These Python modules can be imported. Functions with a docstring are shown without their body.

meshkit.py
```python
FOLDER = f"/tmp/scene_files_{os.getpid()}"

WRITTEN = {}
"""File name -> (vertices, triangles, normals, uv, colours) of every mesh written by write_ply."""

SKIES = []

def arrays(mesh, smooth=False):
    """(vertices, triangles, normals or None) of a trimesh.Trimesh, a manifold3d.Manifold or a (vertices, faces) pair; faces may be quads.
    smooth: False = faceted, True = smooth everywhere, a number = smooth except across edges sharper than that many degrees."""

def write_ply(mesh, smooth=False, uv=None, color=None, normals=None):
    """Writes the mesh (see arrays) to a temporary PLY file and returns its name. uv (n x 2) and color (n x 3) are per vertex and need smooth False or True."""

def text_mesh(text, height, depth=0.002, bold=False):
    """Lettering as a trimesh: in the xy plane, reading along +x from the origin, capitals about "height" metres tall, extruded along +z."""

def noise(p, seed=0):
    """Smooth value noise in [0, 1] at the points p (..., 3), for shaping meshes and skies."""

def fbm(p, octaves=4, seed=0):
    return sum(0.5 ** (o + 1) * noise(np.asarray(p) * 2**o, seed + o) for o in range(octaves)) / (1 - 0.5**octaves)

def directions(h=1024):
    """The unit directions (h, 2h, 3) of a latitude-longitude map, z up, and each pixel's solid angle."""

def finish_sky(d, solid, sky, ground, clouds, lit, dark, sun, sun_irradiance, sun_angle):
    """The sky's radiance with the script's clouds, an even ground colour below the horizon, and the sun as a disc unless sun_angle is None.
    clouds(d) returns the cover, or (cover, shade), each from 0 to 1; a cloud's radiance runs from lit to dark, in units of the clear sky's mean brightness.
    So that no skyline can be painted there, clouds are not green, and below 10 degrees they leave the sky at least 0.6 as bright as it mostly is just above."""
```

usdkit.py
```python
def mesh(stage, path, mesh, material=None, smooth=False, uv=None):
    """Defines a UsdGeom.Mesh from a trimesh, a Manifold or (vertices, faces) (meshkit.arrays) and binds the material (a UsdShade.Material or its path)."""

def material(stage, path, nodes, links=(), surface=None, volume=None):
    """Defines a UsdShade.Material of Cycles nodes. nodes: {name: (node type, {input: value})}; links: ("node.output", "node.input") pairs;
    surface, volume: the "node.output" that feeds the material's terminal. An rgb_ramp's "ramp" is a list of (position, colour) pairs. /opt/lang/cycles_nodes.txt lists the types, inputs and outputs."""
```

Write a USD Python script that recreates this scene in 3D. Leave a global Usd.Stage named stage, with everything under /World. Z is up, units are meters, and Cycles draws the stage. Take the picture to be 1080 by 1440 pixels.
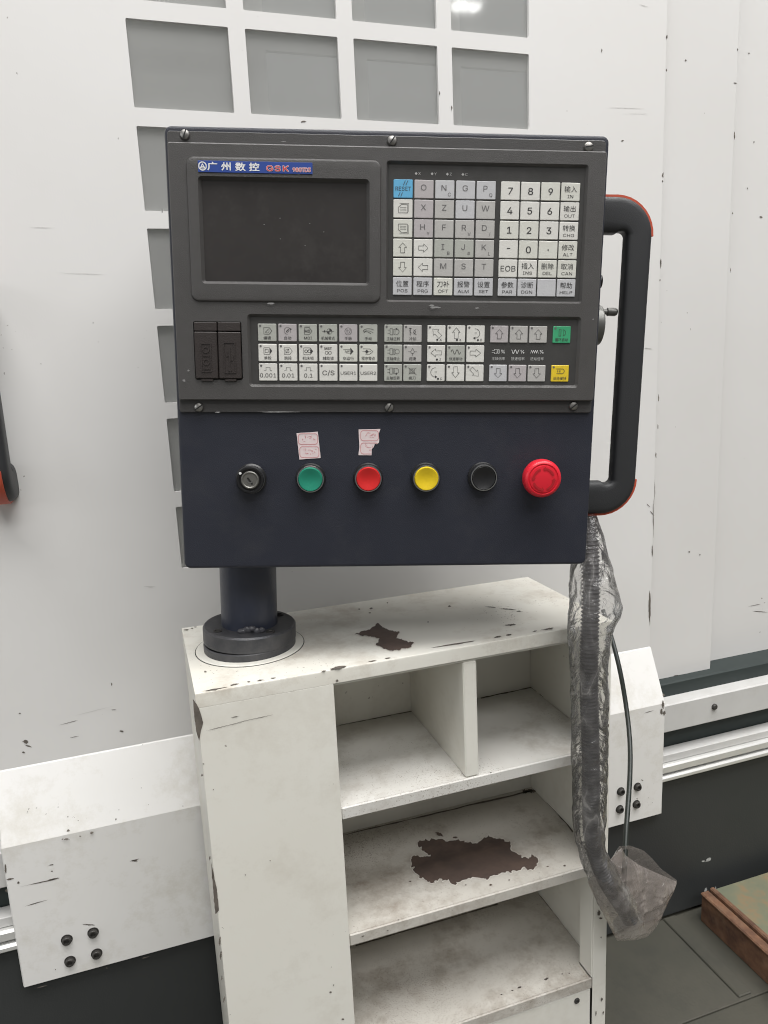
import math, glob, random
import numpy as np, trimesh, usdkit, meshkit
from pxr import Usd, UsdGeom, UsdLux, UsdShade, Gf, Sdf
from shapely.geometry import Polygon, box as sbox, LineString, Point
from shapely import affinity, union_all
from PIL import Image, ImageDraw, ImageFont

random.seed(7); rng = np.random.default_rng(7)
stage = Usd.Stage.CreateInMemory()
UsdGeom.SetStageUpAxis(stage, UsdGeom.Tokens.z); UsdGeom.SetStageMetersPerUnit(stage, 1)
UsdGeom.Xform.Define(stage, '/World'); UsdGeom.Scope.Define(stage, '/World/Looks')

# ------------------------------------------------------------------ camera
FZ = 1.035                                                    # camera height over the floor
Mc = np.array([[.9470793901553031, -.31779889847328546, -.045216024507092015],
               [-.10566598423459284, -.17563972336649653, -.9787672794650808],
               [.3031094332395386, .9317481138724709, -.19992529548883675]])   # rows: right, down, forward
C0 = np.array([0, 0, FZ]); FPX = 1050.0
cam = UsdGeom.Camera.Define(stage, '/World/camera')
m = np.eye(4); m[0, :3] = Mc[0]; m[1, :3] = -Mc[1]; m[2, :3] = -Mc[2]; m[3, :3] = C0
cam.AddTransformOp().Set(Gf.Matrix4d(m.tolist()))
cam.CreateHorizontalApertureAttr(36.0); cam.CreateVerticalApertureAttr(48.0); cam.CreateFocalLengthAttr(36.0 * FPX / 1080)
cam.CreateClippingRangeAttr(Gf.Vec2f(0.02, 100)); cam.CreateExposureAttr(0.0)

# ------------------------------------------------------------------ light: hall lamps and the grey ambient of the hall
mat = lambda name, nodes, links=(), surface=None, volume=None: usdkit.material(stage, '/World/Looks/' + name, nodes, links, surface, volume)
amb = mat('hall_ambient', {'b': ('background_shader', {'color': (1.0, 1.0, 1.0), 'strength': .20})}, [], 'b.background')
dome = UsdLux.DomeLight.Define(stage, '/World/hall_light'); dome.CreateIntensityAttr(1.0)
UsdShade.MaterialBindingAPI.Apply(dome.GetPrim()).Bind(amb)
def lamp(name, pos, w, h, power, tilt=0, col=(1, .99, .978), turn=0):
    l = UsdLux.RectLight.Define(stage, '/World/' + name)
    l.AddTranslateOp().Set(Gf.Vec3d(*pos)); l.AddRotateYOp().Set(turn); l.AddRotateXOp().Set(tilt)
    l.CreateWidthAttr(w); l.CreateHeightAttr(h); l.CreateIntensityAttr(power); l.CreateColorAttr(Gf.Vec3f(*col))
lamp('ceiling_lamp', (.9, -.75, 5.2), 5.5, 2.2, 9.9)
lamp('ceiling_lamp_001', (.9, -3.8, 5.2), 5.5, 1.4, 8)
lamp('ceiling_lamp_002', (3.30, -4.97, 4.2), .30, .20, 16)
lamp('hall_window', (-6.5, -2.2, 2.6), 2.2, 5.0, 2.2, 0, (.95, .98, 1.0), -90)
lamp('ceiling_lamp_003', (.9, 2.4, 5.2), 5.5, .8, 14)

# ------------------------------------------------------------------ helpers
def ray(u, v): return Mc.T @ np.array([(u - 540) / FPX, (v - 720) / FPX, 1.0])
def hit(u, v, P, N):                                          # where the sight line of a photo point meets a real plane
    w = ray(u, v); N = np.asarray(N, float); return C0 + w * ((np.asarray(P, float) - C0) @ N) / (w @ N)
used = {}
def path(parent, name):
    base = parent + '/' + name; n = used.get(base, 0); used[base] = n + 1
    return base if n == 0 else f'{base}_{n:03d}'
def obj(name, mesh, material, parent='/World', smooth=False, **cd):
    p = path(parent if isinstance(parent, str) else str(parent.GetPath()), name)
    o = usdkit.mesh(stage, p, mesh, material, smooth).GetPrim()
    for k, v in cd.items(): o.SetCustomDataByKey(k, v)
    return o
def thing(name, label, category, matrix=None, **cd):
    x = UsdGeom.Xform.Define(stage, path('/World', name))
    if matrix is not None: x.AddTransformOp().Set(Gf.Matrix4d(np.asarray(matrix).tolist()))
    o = x.GetPrim(); o.SetCustomDataByKey('label', label); o.SetCustomDataByKey('category', category)
    for k, v in cd.items(): o.SetCustomDataByKey(k, v)
    return o
cat = trimesh.util.concatenate
def cbox(x0, x1, y0, y1, z0, z1, c=.0015):                    # box with chamfered edges
    lo, hi = np.array([x0, y0, z0], float), np.array([x1, y1, z1], float); c = min(c, *((hi - lo) * .45)); pts = []
    for i in (0, 1):
        for j in (0, 1):
            for k in (0, 1):
                s = np.array([i, j, k]); base = np.where(s, hi, lo); d = np.where(s, -c, c)
                for ax in range(3):
                    q = base + d; q[ax] = base[ax]; pts.append(q)
    return trimesh.convex.convex_hull(np.array(pts))
def extr(poly, h0, h1):                                       # polygon in x,z; heights towards the viewer (-y)
    m = cat([trimesh.creation.extrude_polygon(g, h1 - h0, engine='earcut') for g in getattr(poly, 'geoms', [poly])])
    v = m.vertices; m.vertices = np.stack([v[:, 0], -(v[:, 2] + h0), v[:, 1]], 1); return m
def sheet(poly, h=0.0):                                       # flat polygon in x,z at height h towards the viewer
    vs, fs, n = [], [], 0
    for g in getattr(poly, 'geoms', [poly]):
        if g.is_empty or g.area < 1e-12 or g.geom_type != 'Polygon': continue
        v, f = trimesh.creation.triangulate_polygon(g, engine='earcut')
        vs.append(v); fs.append(np.asarray(f) + n); n += len(v)
    v, f = np.vstack(vs), np.vstack(fs)
    t = v[f]; ar = (t[:, 1, 0] - t[:, 0, 0]) * (t[:, 2, 1] - t[:, 0, 1]) - (t[:, 1, 1] - t[:, 0, 1]) * (t[:, 2, 0] - t[:, 0, 0])
    f = np.where((ar < 0)[:, None], f[:, ::-1], f)
    return trimesh.Trimesh(np.stack([v[:, 0], np.full(len(v), -h), v[:, 1]], 1), f, process=False)
def rr(x0, x1, z0, z1, r, n=6):                               # rounded rectangle ring
    r = max(r, 1e-5); out = []
    for cx, cz, a0 in ((x1 - r, z1 - r, 0), (x0 + r, z1 - r, 90), (x0 + r, z0 + r, 180), (x1 - r, z0 + r, 270)):
        for k in range(n + 1):
            a = math.radians(a0 + 90 * k / n); out.append((cx + r * math.cos(a), cz + r * math.sin(a)))
    return np.array(out)
def loft(x0, x1, z0, z1, r, prof, cap=True, n=6):             # prof: (inset, height towards the viewer), outside to inside
    rings = []
    for ins, h in prof:
        q = rr(x0 + ins, x1 - ins, z0 + ins, z1 - ins, max(r - ins, .0003), n); rings.append(np.stack([q[:, 0], np.full(len(q), -h), q[:, 1]], 1))
    N = len(rings[0]); v = np.vstack(rings); f = []
    for k in range(len(rings) - 1):
        for i in range(N):
            a, b = k * N + i, k * N + (i + 1) % N; f += [(a, b, b + N), (a, b + N, a + N)]
    if cap:
        c = len(v); v = np.vstack([v, [rings[-1].mean(0)]]); o = (len(rings) - 1) * N
        f += [(o + i, o + (i + 1) % N, c) for i in range(N)]
    return trimesh.Trimesh(v, f, process=False)
def lathe(prof, cx, cz, n=36, y=0):                           # prof: (radius, height towards the viewer), from the base rim to the centre
    v, f = [], []; a = np.arange(n) * 2 * math.pi / n
    for r_, h in prof: v.append(np.stack([cx + r_ * np.cos(a), np.full(n, y - h), cz + r_ * np.sin(a)], 1))
    for k in range(len(prof) - 1):
        for i in range(n):
            p, q = k * n + i, k * n + (i + 1) % n; f += [(p, q, q + n), (p, q + n, p + n)]
    return trimesh.Trimesh(np.vstack(v), f, process=True)
def turn(prof, x, y, z, n=48, axis=(0, 0, 1)):                # lathe about an axis; prof: (radius, height)
    a = np.arange(n) * 2 * math.pi / n; ax = np.array(axis, float); ax /= np.linalg.norm(ax)
    e = np.cross(ax, [0, 1, 0]) if abs(ax[1]) < .9 else np.cross(ax, [1, 0, 0]); e /= np.linalg.norm(e); g = np.cross(ax, e)
    v = [np.array([x, y, z]) + r_ * (np.cos(a)[:, None] * e + np.sin(a)[:, None] * g) + h * ax for r_, h in prof]; f = []
    for k in range(len(prof) - 1):
        for i in range(n):
            p, q = k * n + i, k * n + (i + 1) % n; f += [(p, q, q + n), (p, q + n, p + n)]
    return trimesh.Trimesh(np.vstack(v), f, process=True)
def spline(pts, n):
    from scipy.interpolate import CubicSpline
    pts = np.asarray(pts, float); s = np.r_[0, np.cumsum(np.linalg.norm(np.diff(pts, axis=0), axis=1))]
    return CubicSpline(s, pts)(np.linspace(0, s[-1], n)), s[-1]
def tube(p, rad, n=16, caps=True, shape=None):
    p = np.asarray(p, float); T = np.gradient(p, axis=0); T /= np.linalg.norm(T, axis=1, keepdims=True)
    ref = np.array([0, 1.0, 0.02]); A = np.cross(T, ref); A /= np.linalg.norm(A, axis=1, keepdims=True); B = np.cross(A, T)
    ang = np.arange(n) * 2 * math.pi / n; rad = np.broadcast_to(rad, len(p))
    R = rad[:, None] * np.ones(n)[None] if shape is None else shape
    v = p[:, None] + R[..., None] * (np.cos(ang)[None, :, None] * A[:, None] + np.sin(ang)[None, :, None] * B[:, None])
    v = v.reshape(-1, 3); f = []
    for k in range(len(p) - 1):
        for i in range(n):
            a, b = k * n + i, k * n + (i + 1) % n; f += [(a, b, b + n), (a, b + n, a + n)]
    if caps:
        v = np.vstack([v, p[0], p[-1]]); c = len(v) - 2; o = (len(p) - 1) * n
        f += [((i + 1) % n, i, c) for i in range(n)] + [(o + i, o + (i + 1) % n, c + 1) for i in range(n)]
    m = trimesh.Trimesh(v, f, process=False); 
    if m.volume < 0: m.invert()
    return m

# ------------------------------------------------------------------ materials
def plain(name, col, rough=.5, metal=0.0, bump=0.0, bscale=900, var=0.0, vscale=14, spec=.5, coat=0.0, speck=None, tint=None, dirt=None):
    """A paint or plastic: even colour, slow variation, grime patches, sparse specks, fine relief."""
    n = {'g': ('geometry', {}), 'p': ('principled_bsdf', {'roughness': rough, 'metallic': metal, 'specular_ior_level': spec, 'coat_weight': coat})}
    L = []; dark = tuple(c * .8 for c in col) if tint is None else tint
    n['n1'] = ('noise_texture', {'scale': float(vscale), 'detail': 5.0, 'roughness': .6}); L.append(('g.position', 'n1.vector'))
    n['r1'] = ('rgb_ramp', {'ramp': [(.35, (0, 0, 0)), (.7, (1, 1, 1))]}); L.append(('n1.fac', 'r1.fac'))
    n['k1'] = ('math', {'math_type': 'multiply', 'value2': float(var)}); L.append(('r1.color', 'k1.value1'))
    n['m1'] = ('mix_color', {'a': col, 'b': dark}); L += [('k1.value', 'm1.fac')]
    last = 'm1.result'
    if dirt:                                                  # (colour, amount, scale)
        n['n2'] = ('noise_texture', {'scale': float(dirt[2]), 'detail': 8.0, 'roughness': .75}); L.append(('g.position', 'n2.vector'))
        n['r2'] = ('rgb_ramp', {'ramp': [(.5, (0, 0, 0)), (.72, (1, 1, 1))]}); L.append(('n2.fac', 'r2.fac'))
        n['k2'] = ('math', {'math_type': 'multiply', 'value2': float(dirt[1])}); L.append(('r2.color', 'k2.value1'))
        n['m2'] = ('mix_color', {'b': dirt[0]}); L += [(last, 'm2.a'), ('k2.value', 'm2.fac')]; last = 'm2.result'
    if speck:                                                 # (colour, scale, threshold, density scale)
        n['n3'] = ('noise_texture', {'scale': float(speck[1]), 'detail': 2.0, 'roughness': .6}); L.append(('g.position', 'n3.vector'))
        n['n4'] = ('noise_texture', {'scale': float(speck[3]), 'detail': 3.0}); L.append(('g.position', 'n4.vector'))
        n['a4'] = ('math', {'math_type': 'multiply_add', 'value2': .5, 'value3': 0.0}); L.append(('n4.fac', 'a4.value1'))
        n['s4'] = ('math', {'math_type': 'add'}); L += [('n3.fac', 's4.value1'), ('a4.value', 's4.value2')]
        n['r3'] = ('map_range', {'from_min': float(speck[2]), 'from_max': float(speck[2]) + .03, 'to_min': 0.0, 'to_max': .85, 'clamp': True}); L.append(('s4.value', 'r3.value'))
        n['m3'] = ('mix_color', {'b': speck[0]}); L += [(last, 'm3.a'), ('r3.result', 'm3.fac')]; last = 'm3.result'
    L.append((last, 'p.base_color'))
    n['rr'] = ('map_range', {'from_min': 0.0, 'from_max': 1.0, 'to_min': rough - .08, 'to_max': rough + .1}); L += [('n1.fac', 'rr.value'), ('rr.result', 'p.roughness')]
    if bump:
        n['nb'] = ('noise_texture', {'scale': float(bscale), 'detail': 2.0}); L.append(('g.position', 'nb.vector'))
        n['b'] = ('bump', {'strength': float(bump), 'distance': .001}); L += [('nb.fac', 'b.height'), ('b.normal', 'p.normal')]
    return mat(name, n, L, 'p.BSDF')
GRIME = (.30, .27, .22)
M = {}
M['door'] = plain('door_paint', (.76, .75, .735), .42, bump=.05, bscale=450, var=.5, vscale=3.5, tint=(.70, .685, .66), speck=((.30, .28, .26), 130, 1.06, 7))
M['panel'] = plain('panel_paint', (.72, .71, .695), .45, bump=.05, bscale=450, var=.5, vscale=4, tint=(.67, .655, .63), speck=((.30, .28, .26), 120, 1.06, 7))
M['cover'] = plain('cover_paint', (.82, .81, .79), .42, bump=.05, bscale=420, var=.5, vscale=6, tint=(.77, .755, .72), dirt=((.50, .46, .36), .5, 9), speck=((.28, .26, .24), 210, 1.04, 12))
M['cab'] = plain('cabinet_paint', (.78, .765, .70), .42, bump=.05, bscale=420, var=.5, vscale=7, tint=(.735, .71, .635), dirt=((.50, .45, .37), .35, 11), speck=((.26, .23, .2), 170, 1.05, 9))
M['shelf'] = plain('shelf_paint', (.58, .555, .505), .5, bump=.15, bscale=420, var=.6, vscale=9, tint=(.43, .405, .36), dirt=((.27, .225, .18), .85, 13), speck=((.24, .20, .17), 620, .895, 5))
M['chip'] = plain('bare_chip', (.095, .082, .07), .7, bump=.3, bscale=600, var=.6, vscale=80, tint=(.22, .19, .16))
M['bare'] = plain('bare_steel', (.105, .072, .058), .6, bump=.35, bscale=700, var=.7, vscale=40, tint=(.055, .042, .038))
M['base'] = plain('base_paint', (.033, .036, .036), .5, bump=.2, bscale=400, var=.5, vscale=6, tint=(.045, .047, .047))
M['recess'] = plain('recess_paint', (.024, .034, .033), .55, var=.5)
M['scuff'] = plain('pale_scuff', (.55, .56, .54), .6, var=.8, vscale=200, tint=(.2, .21, .2))
M['floor'] = plain('floor_paint', (.072, .068, .053), .5, bump=.3, bscale=200, var=.8, vscale=5, tint=(.05, .05, .04), dirt=((.04, .04, .034), .6, 13))
M['plate'] = plain('plate_paint', (.074, .070, .056), .5, bump=.25, bscale=200, var=.8, vscale=6, tint=(.054, .054, .043), dirt=((.042, .042, .036), .6, 13))
M['rail'] = plain('rail_steel', (.78, .78, .76), .38, metal=.5, var=.4, vscale=20)
M['beam'] = plain('beam_paint', (.62, .615, .60), .38, bump=.1, bscale=400, var=.5, vscale=8, dirt=((.42, .40, .36), .4, 10))
M['bolt'] = plain('black_bolt', (.045, .043, .040), .5, metal=.3, var=.5, vscale=200, tint=(.08, .075, .07))
M['rust'] = plain('rusty_iron', (.19, .095, .052), .8, bump=.8, bscale=250, var=.9, vscale=40, tint=(.06, .03, .022), dirt=((.26, .17, .11), .5, 30))
M['green'] = plain('green_paint', (.15, .16, .11), .55, bump=.2, bscale=300, var=.8, vscale=18, tint=(.22, .20, .12), dirt=((.30, .13, .05), .8, 9))
M['box'] = plain('console_paint', (.020, .0225, .034), .42, bump=.35, bscale=1100, var=.5, vscale=9, tint=(.027, .029, .040), dirt=((.05, .05, .055), .35, 14))
M['column'] = plain('column_paint', (.036, .043, .068), .30, bump=.25, bscale=700, var=.5, vscale=20, tint=(.04, .04, .046))
M['flange'] = plain('flange_steel', (.048, .050, .056), .42, metal=.25, bump=.25, bscale=600, var=.8, vscale=60, tint=(.095, .092, .095))
M['plastic'] = plain('panel_plastic', (.072, .069, .067), .31, bump=.35, bscale=1500, var=.4, vscale=30, tint=(.078, .075, .073))
M['flangeplate'] = plain('flange_plastic', (.055, .053, .052), .42, bump=.3, bscale=1500, var=.4, vscale=30, tint=(.07, .066, .065))
M['film'] = plain('keypad_film', (.050, .049, .047), .32, bump=.15, bscale=1200, var=.5, vscale=40, tint=(.062, .06, .058))
M['screen'] = plain('screen_glass', (.034, .031, .030), .14, var=.7, vscale=9, tint=(.050, .046, .044), dirt=((.07, .066, .062), .4, 30))
M['usb'] = plain('rubber_cover', (.030, .023, .021), .5, bump=.3, bscale=900, var=.5, vscale=90)
M['gap'] = plain('dark_gap', (.008, .008, .008), .7)
M['screw'] = plain('screw_steel', (.42, .41, .39), .35, metal=.9, var=.8, vscale=300, tint=(.15, .14, .13))
M['chrome'] = plain('chrome', (.70, .70, .70), .15, metal=1.0, var=.3, vscale=200)
M['black'] = plain('black_plastic', (.014, .014, .015), .32, var=.3, vscale=60)
M['handle'] = plain('handle_plastic', (.026, .027, .029), .5, bump=.3, bscale=1400, var=.4, vscale=40)
M['orange'] = plain('red_orange_plastic', (.55, .09, .045), .45, var=.3, vscale=60)
M['btn_green'] = plain('green_button', (.015, .22, .14), .35, var=.3, vscale=80)
M['btn_red'] = plain('red_button', (.60, .02, .02), .35, var=.3, vscale=80)
M['btn_yellow'] = plain('yellow_button', (.72, .52, .015), .35, var=.3, vscale=80)
M['estop'] = plain('stop_button', (.70, .018, .035), .33, var=.3, vscale=80)
M['estop_mark'] = plain('stop_button_mark', (.40, .010, .016), .5)
M['white'] = plain('white_print', (.75, .75, .74), .5, var=.0)
M['greyprint'] = plain('grey_print', (.42, .42, .41), .5)
M['ink'] = plain('key_ink', (.05, .048, .048), .5)
M['inkgrey'] = plain('key_ink_grey', (.13, .125, .125), .5)
M['key_white'] = plain('key_white', (.68, .67, .63), .38, bump=.1, bscale=700, var=.6, vscale=90, tint=(.60, .585, .55))
M['key_cream'] = plain('key_cream', (.64, .64, .585), .38, bump=.1, bscale=700, var=.6, vscale=90, tint=(.57, .56, .50))
M['key_grey'] = plain('key_grey', (.46, .45, .43), .38, bump=.1, bscale=700, var=.6, vscale=90, tint=(.40, .385, .37))
M['key_mauve'] = plain('key_mauve', (.45, .42, .425), .38, bump=.1, bscale=700, var=.6, vscale=90, tint=(.40, .37, .37))
M['key_silver'] = plain('key_silver', (.52, .52, .53), .38, bump=.1, bscale=700, var=.6, vscale=90, tint=(.45, .45, .47))
M['key_sage'] = plain('key_sage', (.42, .43, .39), .38, bump=.1, bscale=700, var=.6, vscale=90, tint=(.37, .37, .34))
M['key_blue'] = plain('key_blue', (.13, .42, .66), .38, var=.5, vscale=90)
M['key_green'] = plain('key_green', (.05, .36, .17), .38, var=.5, vscale=90)
M['key_yellow'] = plain('key_yellow', (.76, .55, .03), .38, var=.5, vscale=90)
M['logo_blue'] = plain('logo_blue', (.03, .07, .30), .35, var=.3, vscale=90)
M['logo_red'] = plain('logo_red', (.62, .05, .06), .4)
M['sticker'] = plain('sticker_paper', (.72, .60, .60), .5, var=.6, vscale=150, tint=(.78, .70, .69))
M['sticker_ink'] = plain('sticker_ink', (.60, .20, .22), .6)
M['hose'] = plain('hose_plastic', (.060, .058, .064), .4, var=.4, vscale=60, tint=(.05, .045, .05))
M['cable'] = plain('cable_rubber', (.016, .021, .018), .42, var=.4, vscale=40)
M['inner'] = plain('inner_paint', (.80, .795, .78), .5, var=.4, vscale=5)
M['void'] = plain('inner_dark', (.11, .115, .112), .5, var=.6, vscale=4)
M['knurl'] = plain('knurled_wheel', (.17, .17, .16), .4, metal=.5, var=.5, vscale=200)
M['goo'] = plain('dried_sealant', (.075, .075, .085), .35, var=.6, vscale=300, tint=(.05, .05, .055))

def film_mat(name, haze, tintc, grough, bump, bscale, dcol, ior=1.5, crease=0.0, bdist=.004):
    n = {'t': ('transparent_bsdf', {'color': tintc}), 'd': ('diffuse_bsdf', {'color': dcol}), 'gl': ('glossy_bsdf', {'color': (1, 1, 1), 'roughness': grough}),
        'tr': ('translucent_bsdf', {'color': dcol}), 'md': ('mix_closure', {'fac': .4}),
        'f': ('fresnel', {'IOR': ior}), 'm1': ('mix_closure', {'fac': haze}), 'm2': ('mix_closure', {}), 'g': ('geometry', {}),
        'n': ('noise_texture', {'scale': float(bscale), 'detail': 4.0, 'roughness': .55, 'distortion': 1.0}), 'b': ('bump', {'strength': float(bump), 'distance': float(bdist)})}
    L = [('g.position', 'n.vector'), ('n.fac', 'b.height'), ('b.normal', 'gl.normal'), ('b.normal', 'f.normal'), ('d.BSDF', 'md.closure1'), ('tr.BSDF', 'md.closure2'),
         ('t.BSDF', 'm1.closure1'), ('md.closure', 'm1.closure2'), ('m1.closure', 'm2.closure1'), ('gl.BSDF', 'm2.closure2'), ('f.fac', 'm2.fac')]
    if crease:                                                # whitened creases of a crumpled film
        n['mp'] = ('mapping', {'rotation': (.25, .1, .5), 'scale': (1.0, 1.0, .32)}); n['cn'] = ('noise_texture', {'scale': 42.0, 'detail': 2.0, 'roughness': .5, 'distortion': .6})
        n['cr'] = ('rgb_ramp', {'ramp': [(.40, (0, 0, 0)), (.485, (.35, .35, .35)), (.50, (1, 1, 1)), (.515, (.35, .35, .35)), (.60, (0, 0, 0))]})
        n['cs'] = ('noise_texture', {'scale': 14.0, 'detail': 1.0}); n['ct'] = ('map_range', {'from_min': .42, 'from_max': .68, 'to_min': 0.0, 'to_max': crease, 'clamp': True})
        n['ck'] = ('math', {'math_type': 'multiply_add', 'value3': float(haze), 'use_clamp': True})
        L += [('g.position', 'mp.vector'), ('mp.vector', 'cn.vector'), ('cn.fac', 'cr.fac'), ('g.position', 'cs.vector'), ('cs.fac', 'ct.value'), ('cr.color', 'ck.value1'), ('ct.result', 'ck.value2'), ('ck.value', 'm1.fac')]
    return mat(name, n, L, 'm2.closure')
film_mat_ok = True
M['wrap'] = film_mat('plastic_wrap', .085, (.992, .99, .985), .10, 1.0, 48, (.92, .89, .86), 1.42, .30, .006)
M['bag'] = film_mat('plastic_bag', .17, (.97, .95, .93), .11, 1.0, 40, (.80, .71, .66), 1.45, .26, .006)
M['pane'] = film_mat('window_pane', .31, (.96, .97, .96), .05, .03, 5, (.93, .93, .915))

# ------------------------------------------------------------------ irregular chips of lost paint
def blob(u, v, w, h, rot=0, seed=0, n=44):
    a = np.arange(n) * 2 * math.pi / n; q = np.stack([np.cos(a), np.sin(a), np.full(n, seed * 3.7)], 1)
    k = .35 + .85 * meshkit.fbm(q * 1.6 + 5, 2, seed) + .75 * (meshkit.fbm(q * 5 + 9, 2, seed + 2) - .5)
    k = k * 1.0; x, y = np.cos(a) * k * w / 2, np.sin(a) * k * h / 2; c, s = math.cos(math.radians(rot)), math.sin(math.radians(rot))
    return np.stack([u + c * x - s * y, v + s * x + c * y], 1)
def streak(p, q, w, seed=0, n=40):                            # a broken dirty line along a joint
    p, q = np.array(p, float), np.array(q, float); t = np.linspace(0, 1, n)[:, None]; d = (q - p) / np.linalg.norm(q - p); nn = np.array([-d[1], d[0]])
    k = meshkit.fbm(np.c_[t * 9, t * 0, np.full(n, seed)], 3, seed)[:, None]; k2 = meshkit.fbm(np.c_[t * 9 + 30, t * 0, np.full(n, seed)], 3, seed + 1)[:, None]
    return np.vstack([p + (q - p) * t + nn * w * (k - .15) * .7, (p + (q - p) * t - nn * w * (k2 - .15) * .7)[::-1]])
def rough_outline(pts, amp=2.0, step=3.0, seed=0):            # an outline with a torn edge
    P = Polygon(pts).exterior; L = P.length; out = []
    for k in range(int(L / step)):
        p = P.interpolate(k * step); out.append((p.x, p.y))
    out = np.array(out); j = meshkit.fbm(np.c_[out / 3.5, np.full(len(out), seed)], 3, seed)[:, None] - .5
    j2 = meshkit.fbm(np.c_[out / 3.5 + 40, np.full(len(out), seed)], 3, seed + 3)[:, None] - .5
    return out + np.hstack([j, j2]) * 2 * amp
def on_plane(outlines, P, N, lift=.0004):
    """photo outlines of marks that lie on the plane (P, N) -> one flat mesh on that surface, facing N"""
    N = np.asarray(N, float); N = N / np.linalg.norm(N); ms = []
    e = np.cross([0, 0, 1.0], N) if abs(N[2]) < .9 else np.array([1.0, 0, 0]); e /= np.linalg.norm(e); g = np.cross(N, e)
    for o in outlines:
        W = np.array([hit(u, v, P, N) for u, v in o]); c = W.mean(0); q = np.stack([(W - c) @ e, (W - c) @ g], 1)
        pg = Polygon(q).buffer(0)
        for s in getattr(pg, 'geoms', [pg]):
            if s.area < 1e-9: continue
            v, f = trimesh.creation.triangulate_polygon(s, engine='earcut'); f = np.asarray(f)
            t = v[f]; ar = (t[:, 1, 0] - t[:, 0, 0]) * (t[:, 2, 1] - t[:, 0, 1]) - (t[:, 1, 1] - t[:, 0, 1]) * (t[:, 2, 0] - t[:, 0, 0])
            f = np.where((ar < 0)[:, None], f[:, ::-1], f)
            ms.append(trimesh.Trimesh(c + N * lift + v[:, :1] * e + v[:, 1:] * g, f, process=False))
    return cat(ms)
def chips(parent, spots, P, N, m='chip', lift=.0004, name='paint_chips'):
    return obj(name, on_plane([blob(*s, seed=i + 1) if len(s) >= 4 and np.ndim(s[0]) == 0 else s for i, s in enumerate(spots)], P, N, lift), M[m], parent, kind='stuff')

# ================================================================== floor
obj('floor', cbox(-4, 6, -6, 4, -.1, 0, 0), M['floor'], kind='structure')
obj('floor_plate', cbox(.30, 4, .795, .984, 0, .004, .001), M['plate'], kind='structure')
obj('floor_strip', cbox(.822, .848, .80, .984, .004, .0075, .003), M['plate'], kind='structure')

# ================================================================== machine: base, rails, covers
YW = 1.02
base = thing('machine_bed', 'dark grey machine bed along the floor below the pale guide rails', 'machine bed')
obj('bed_body', cbox(-2.5, 3.5, .986, 1.4, .006, .288, .003), M['base'], base)
obj('upper_recess', cbox(-2.5, 3.5, 1.012, 1.4, .289, .455, .002), M['recess'], base)
chips(base, [(996, 1209, 12, 5, -35), (989, 1211, 6, 3, 0), (992, 1254, 5, 18, 5), (993, 1268, 3, 10, 3), (1006, 1250, 2.5, 8)], (0, .986, 0), (0, -1, 0), 'scuff', name='pale_scuffs')
rail = thing('guide_rail', 'bright steel linear guide rail running above the dark machine bed', 'rail')
obj('rail_ledge', cbox(-2.5, 3.5, .987, 1.0115, .3195, .334, .001), M['beam'], rail)
obj('rail_bar', cbox(-2.5, 3.5, .979, 1.0115, .3025, .3188, .003), M['rail'], rail)
obj('rail_foot', cbox(-2.5, 3.5, .976, 1.0115, .2885, .2995, .003), M['rail'], rail)
beam = thing('cross_beam', 'pale grey horizontal beam above the guide rail, in front of the door panels', 'beam')
obj('beam_body', cbox(-2.5, 3.5, .985, 1.019, .378, .4300, .002), M['beam'], beam)
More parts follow.
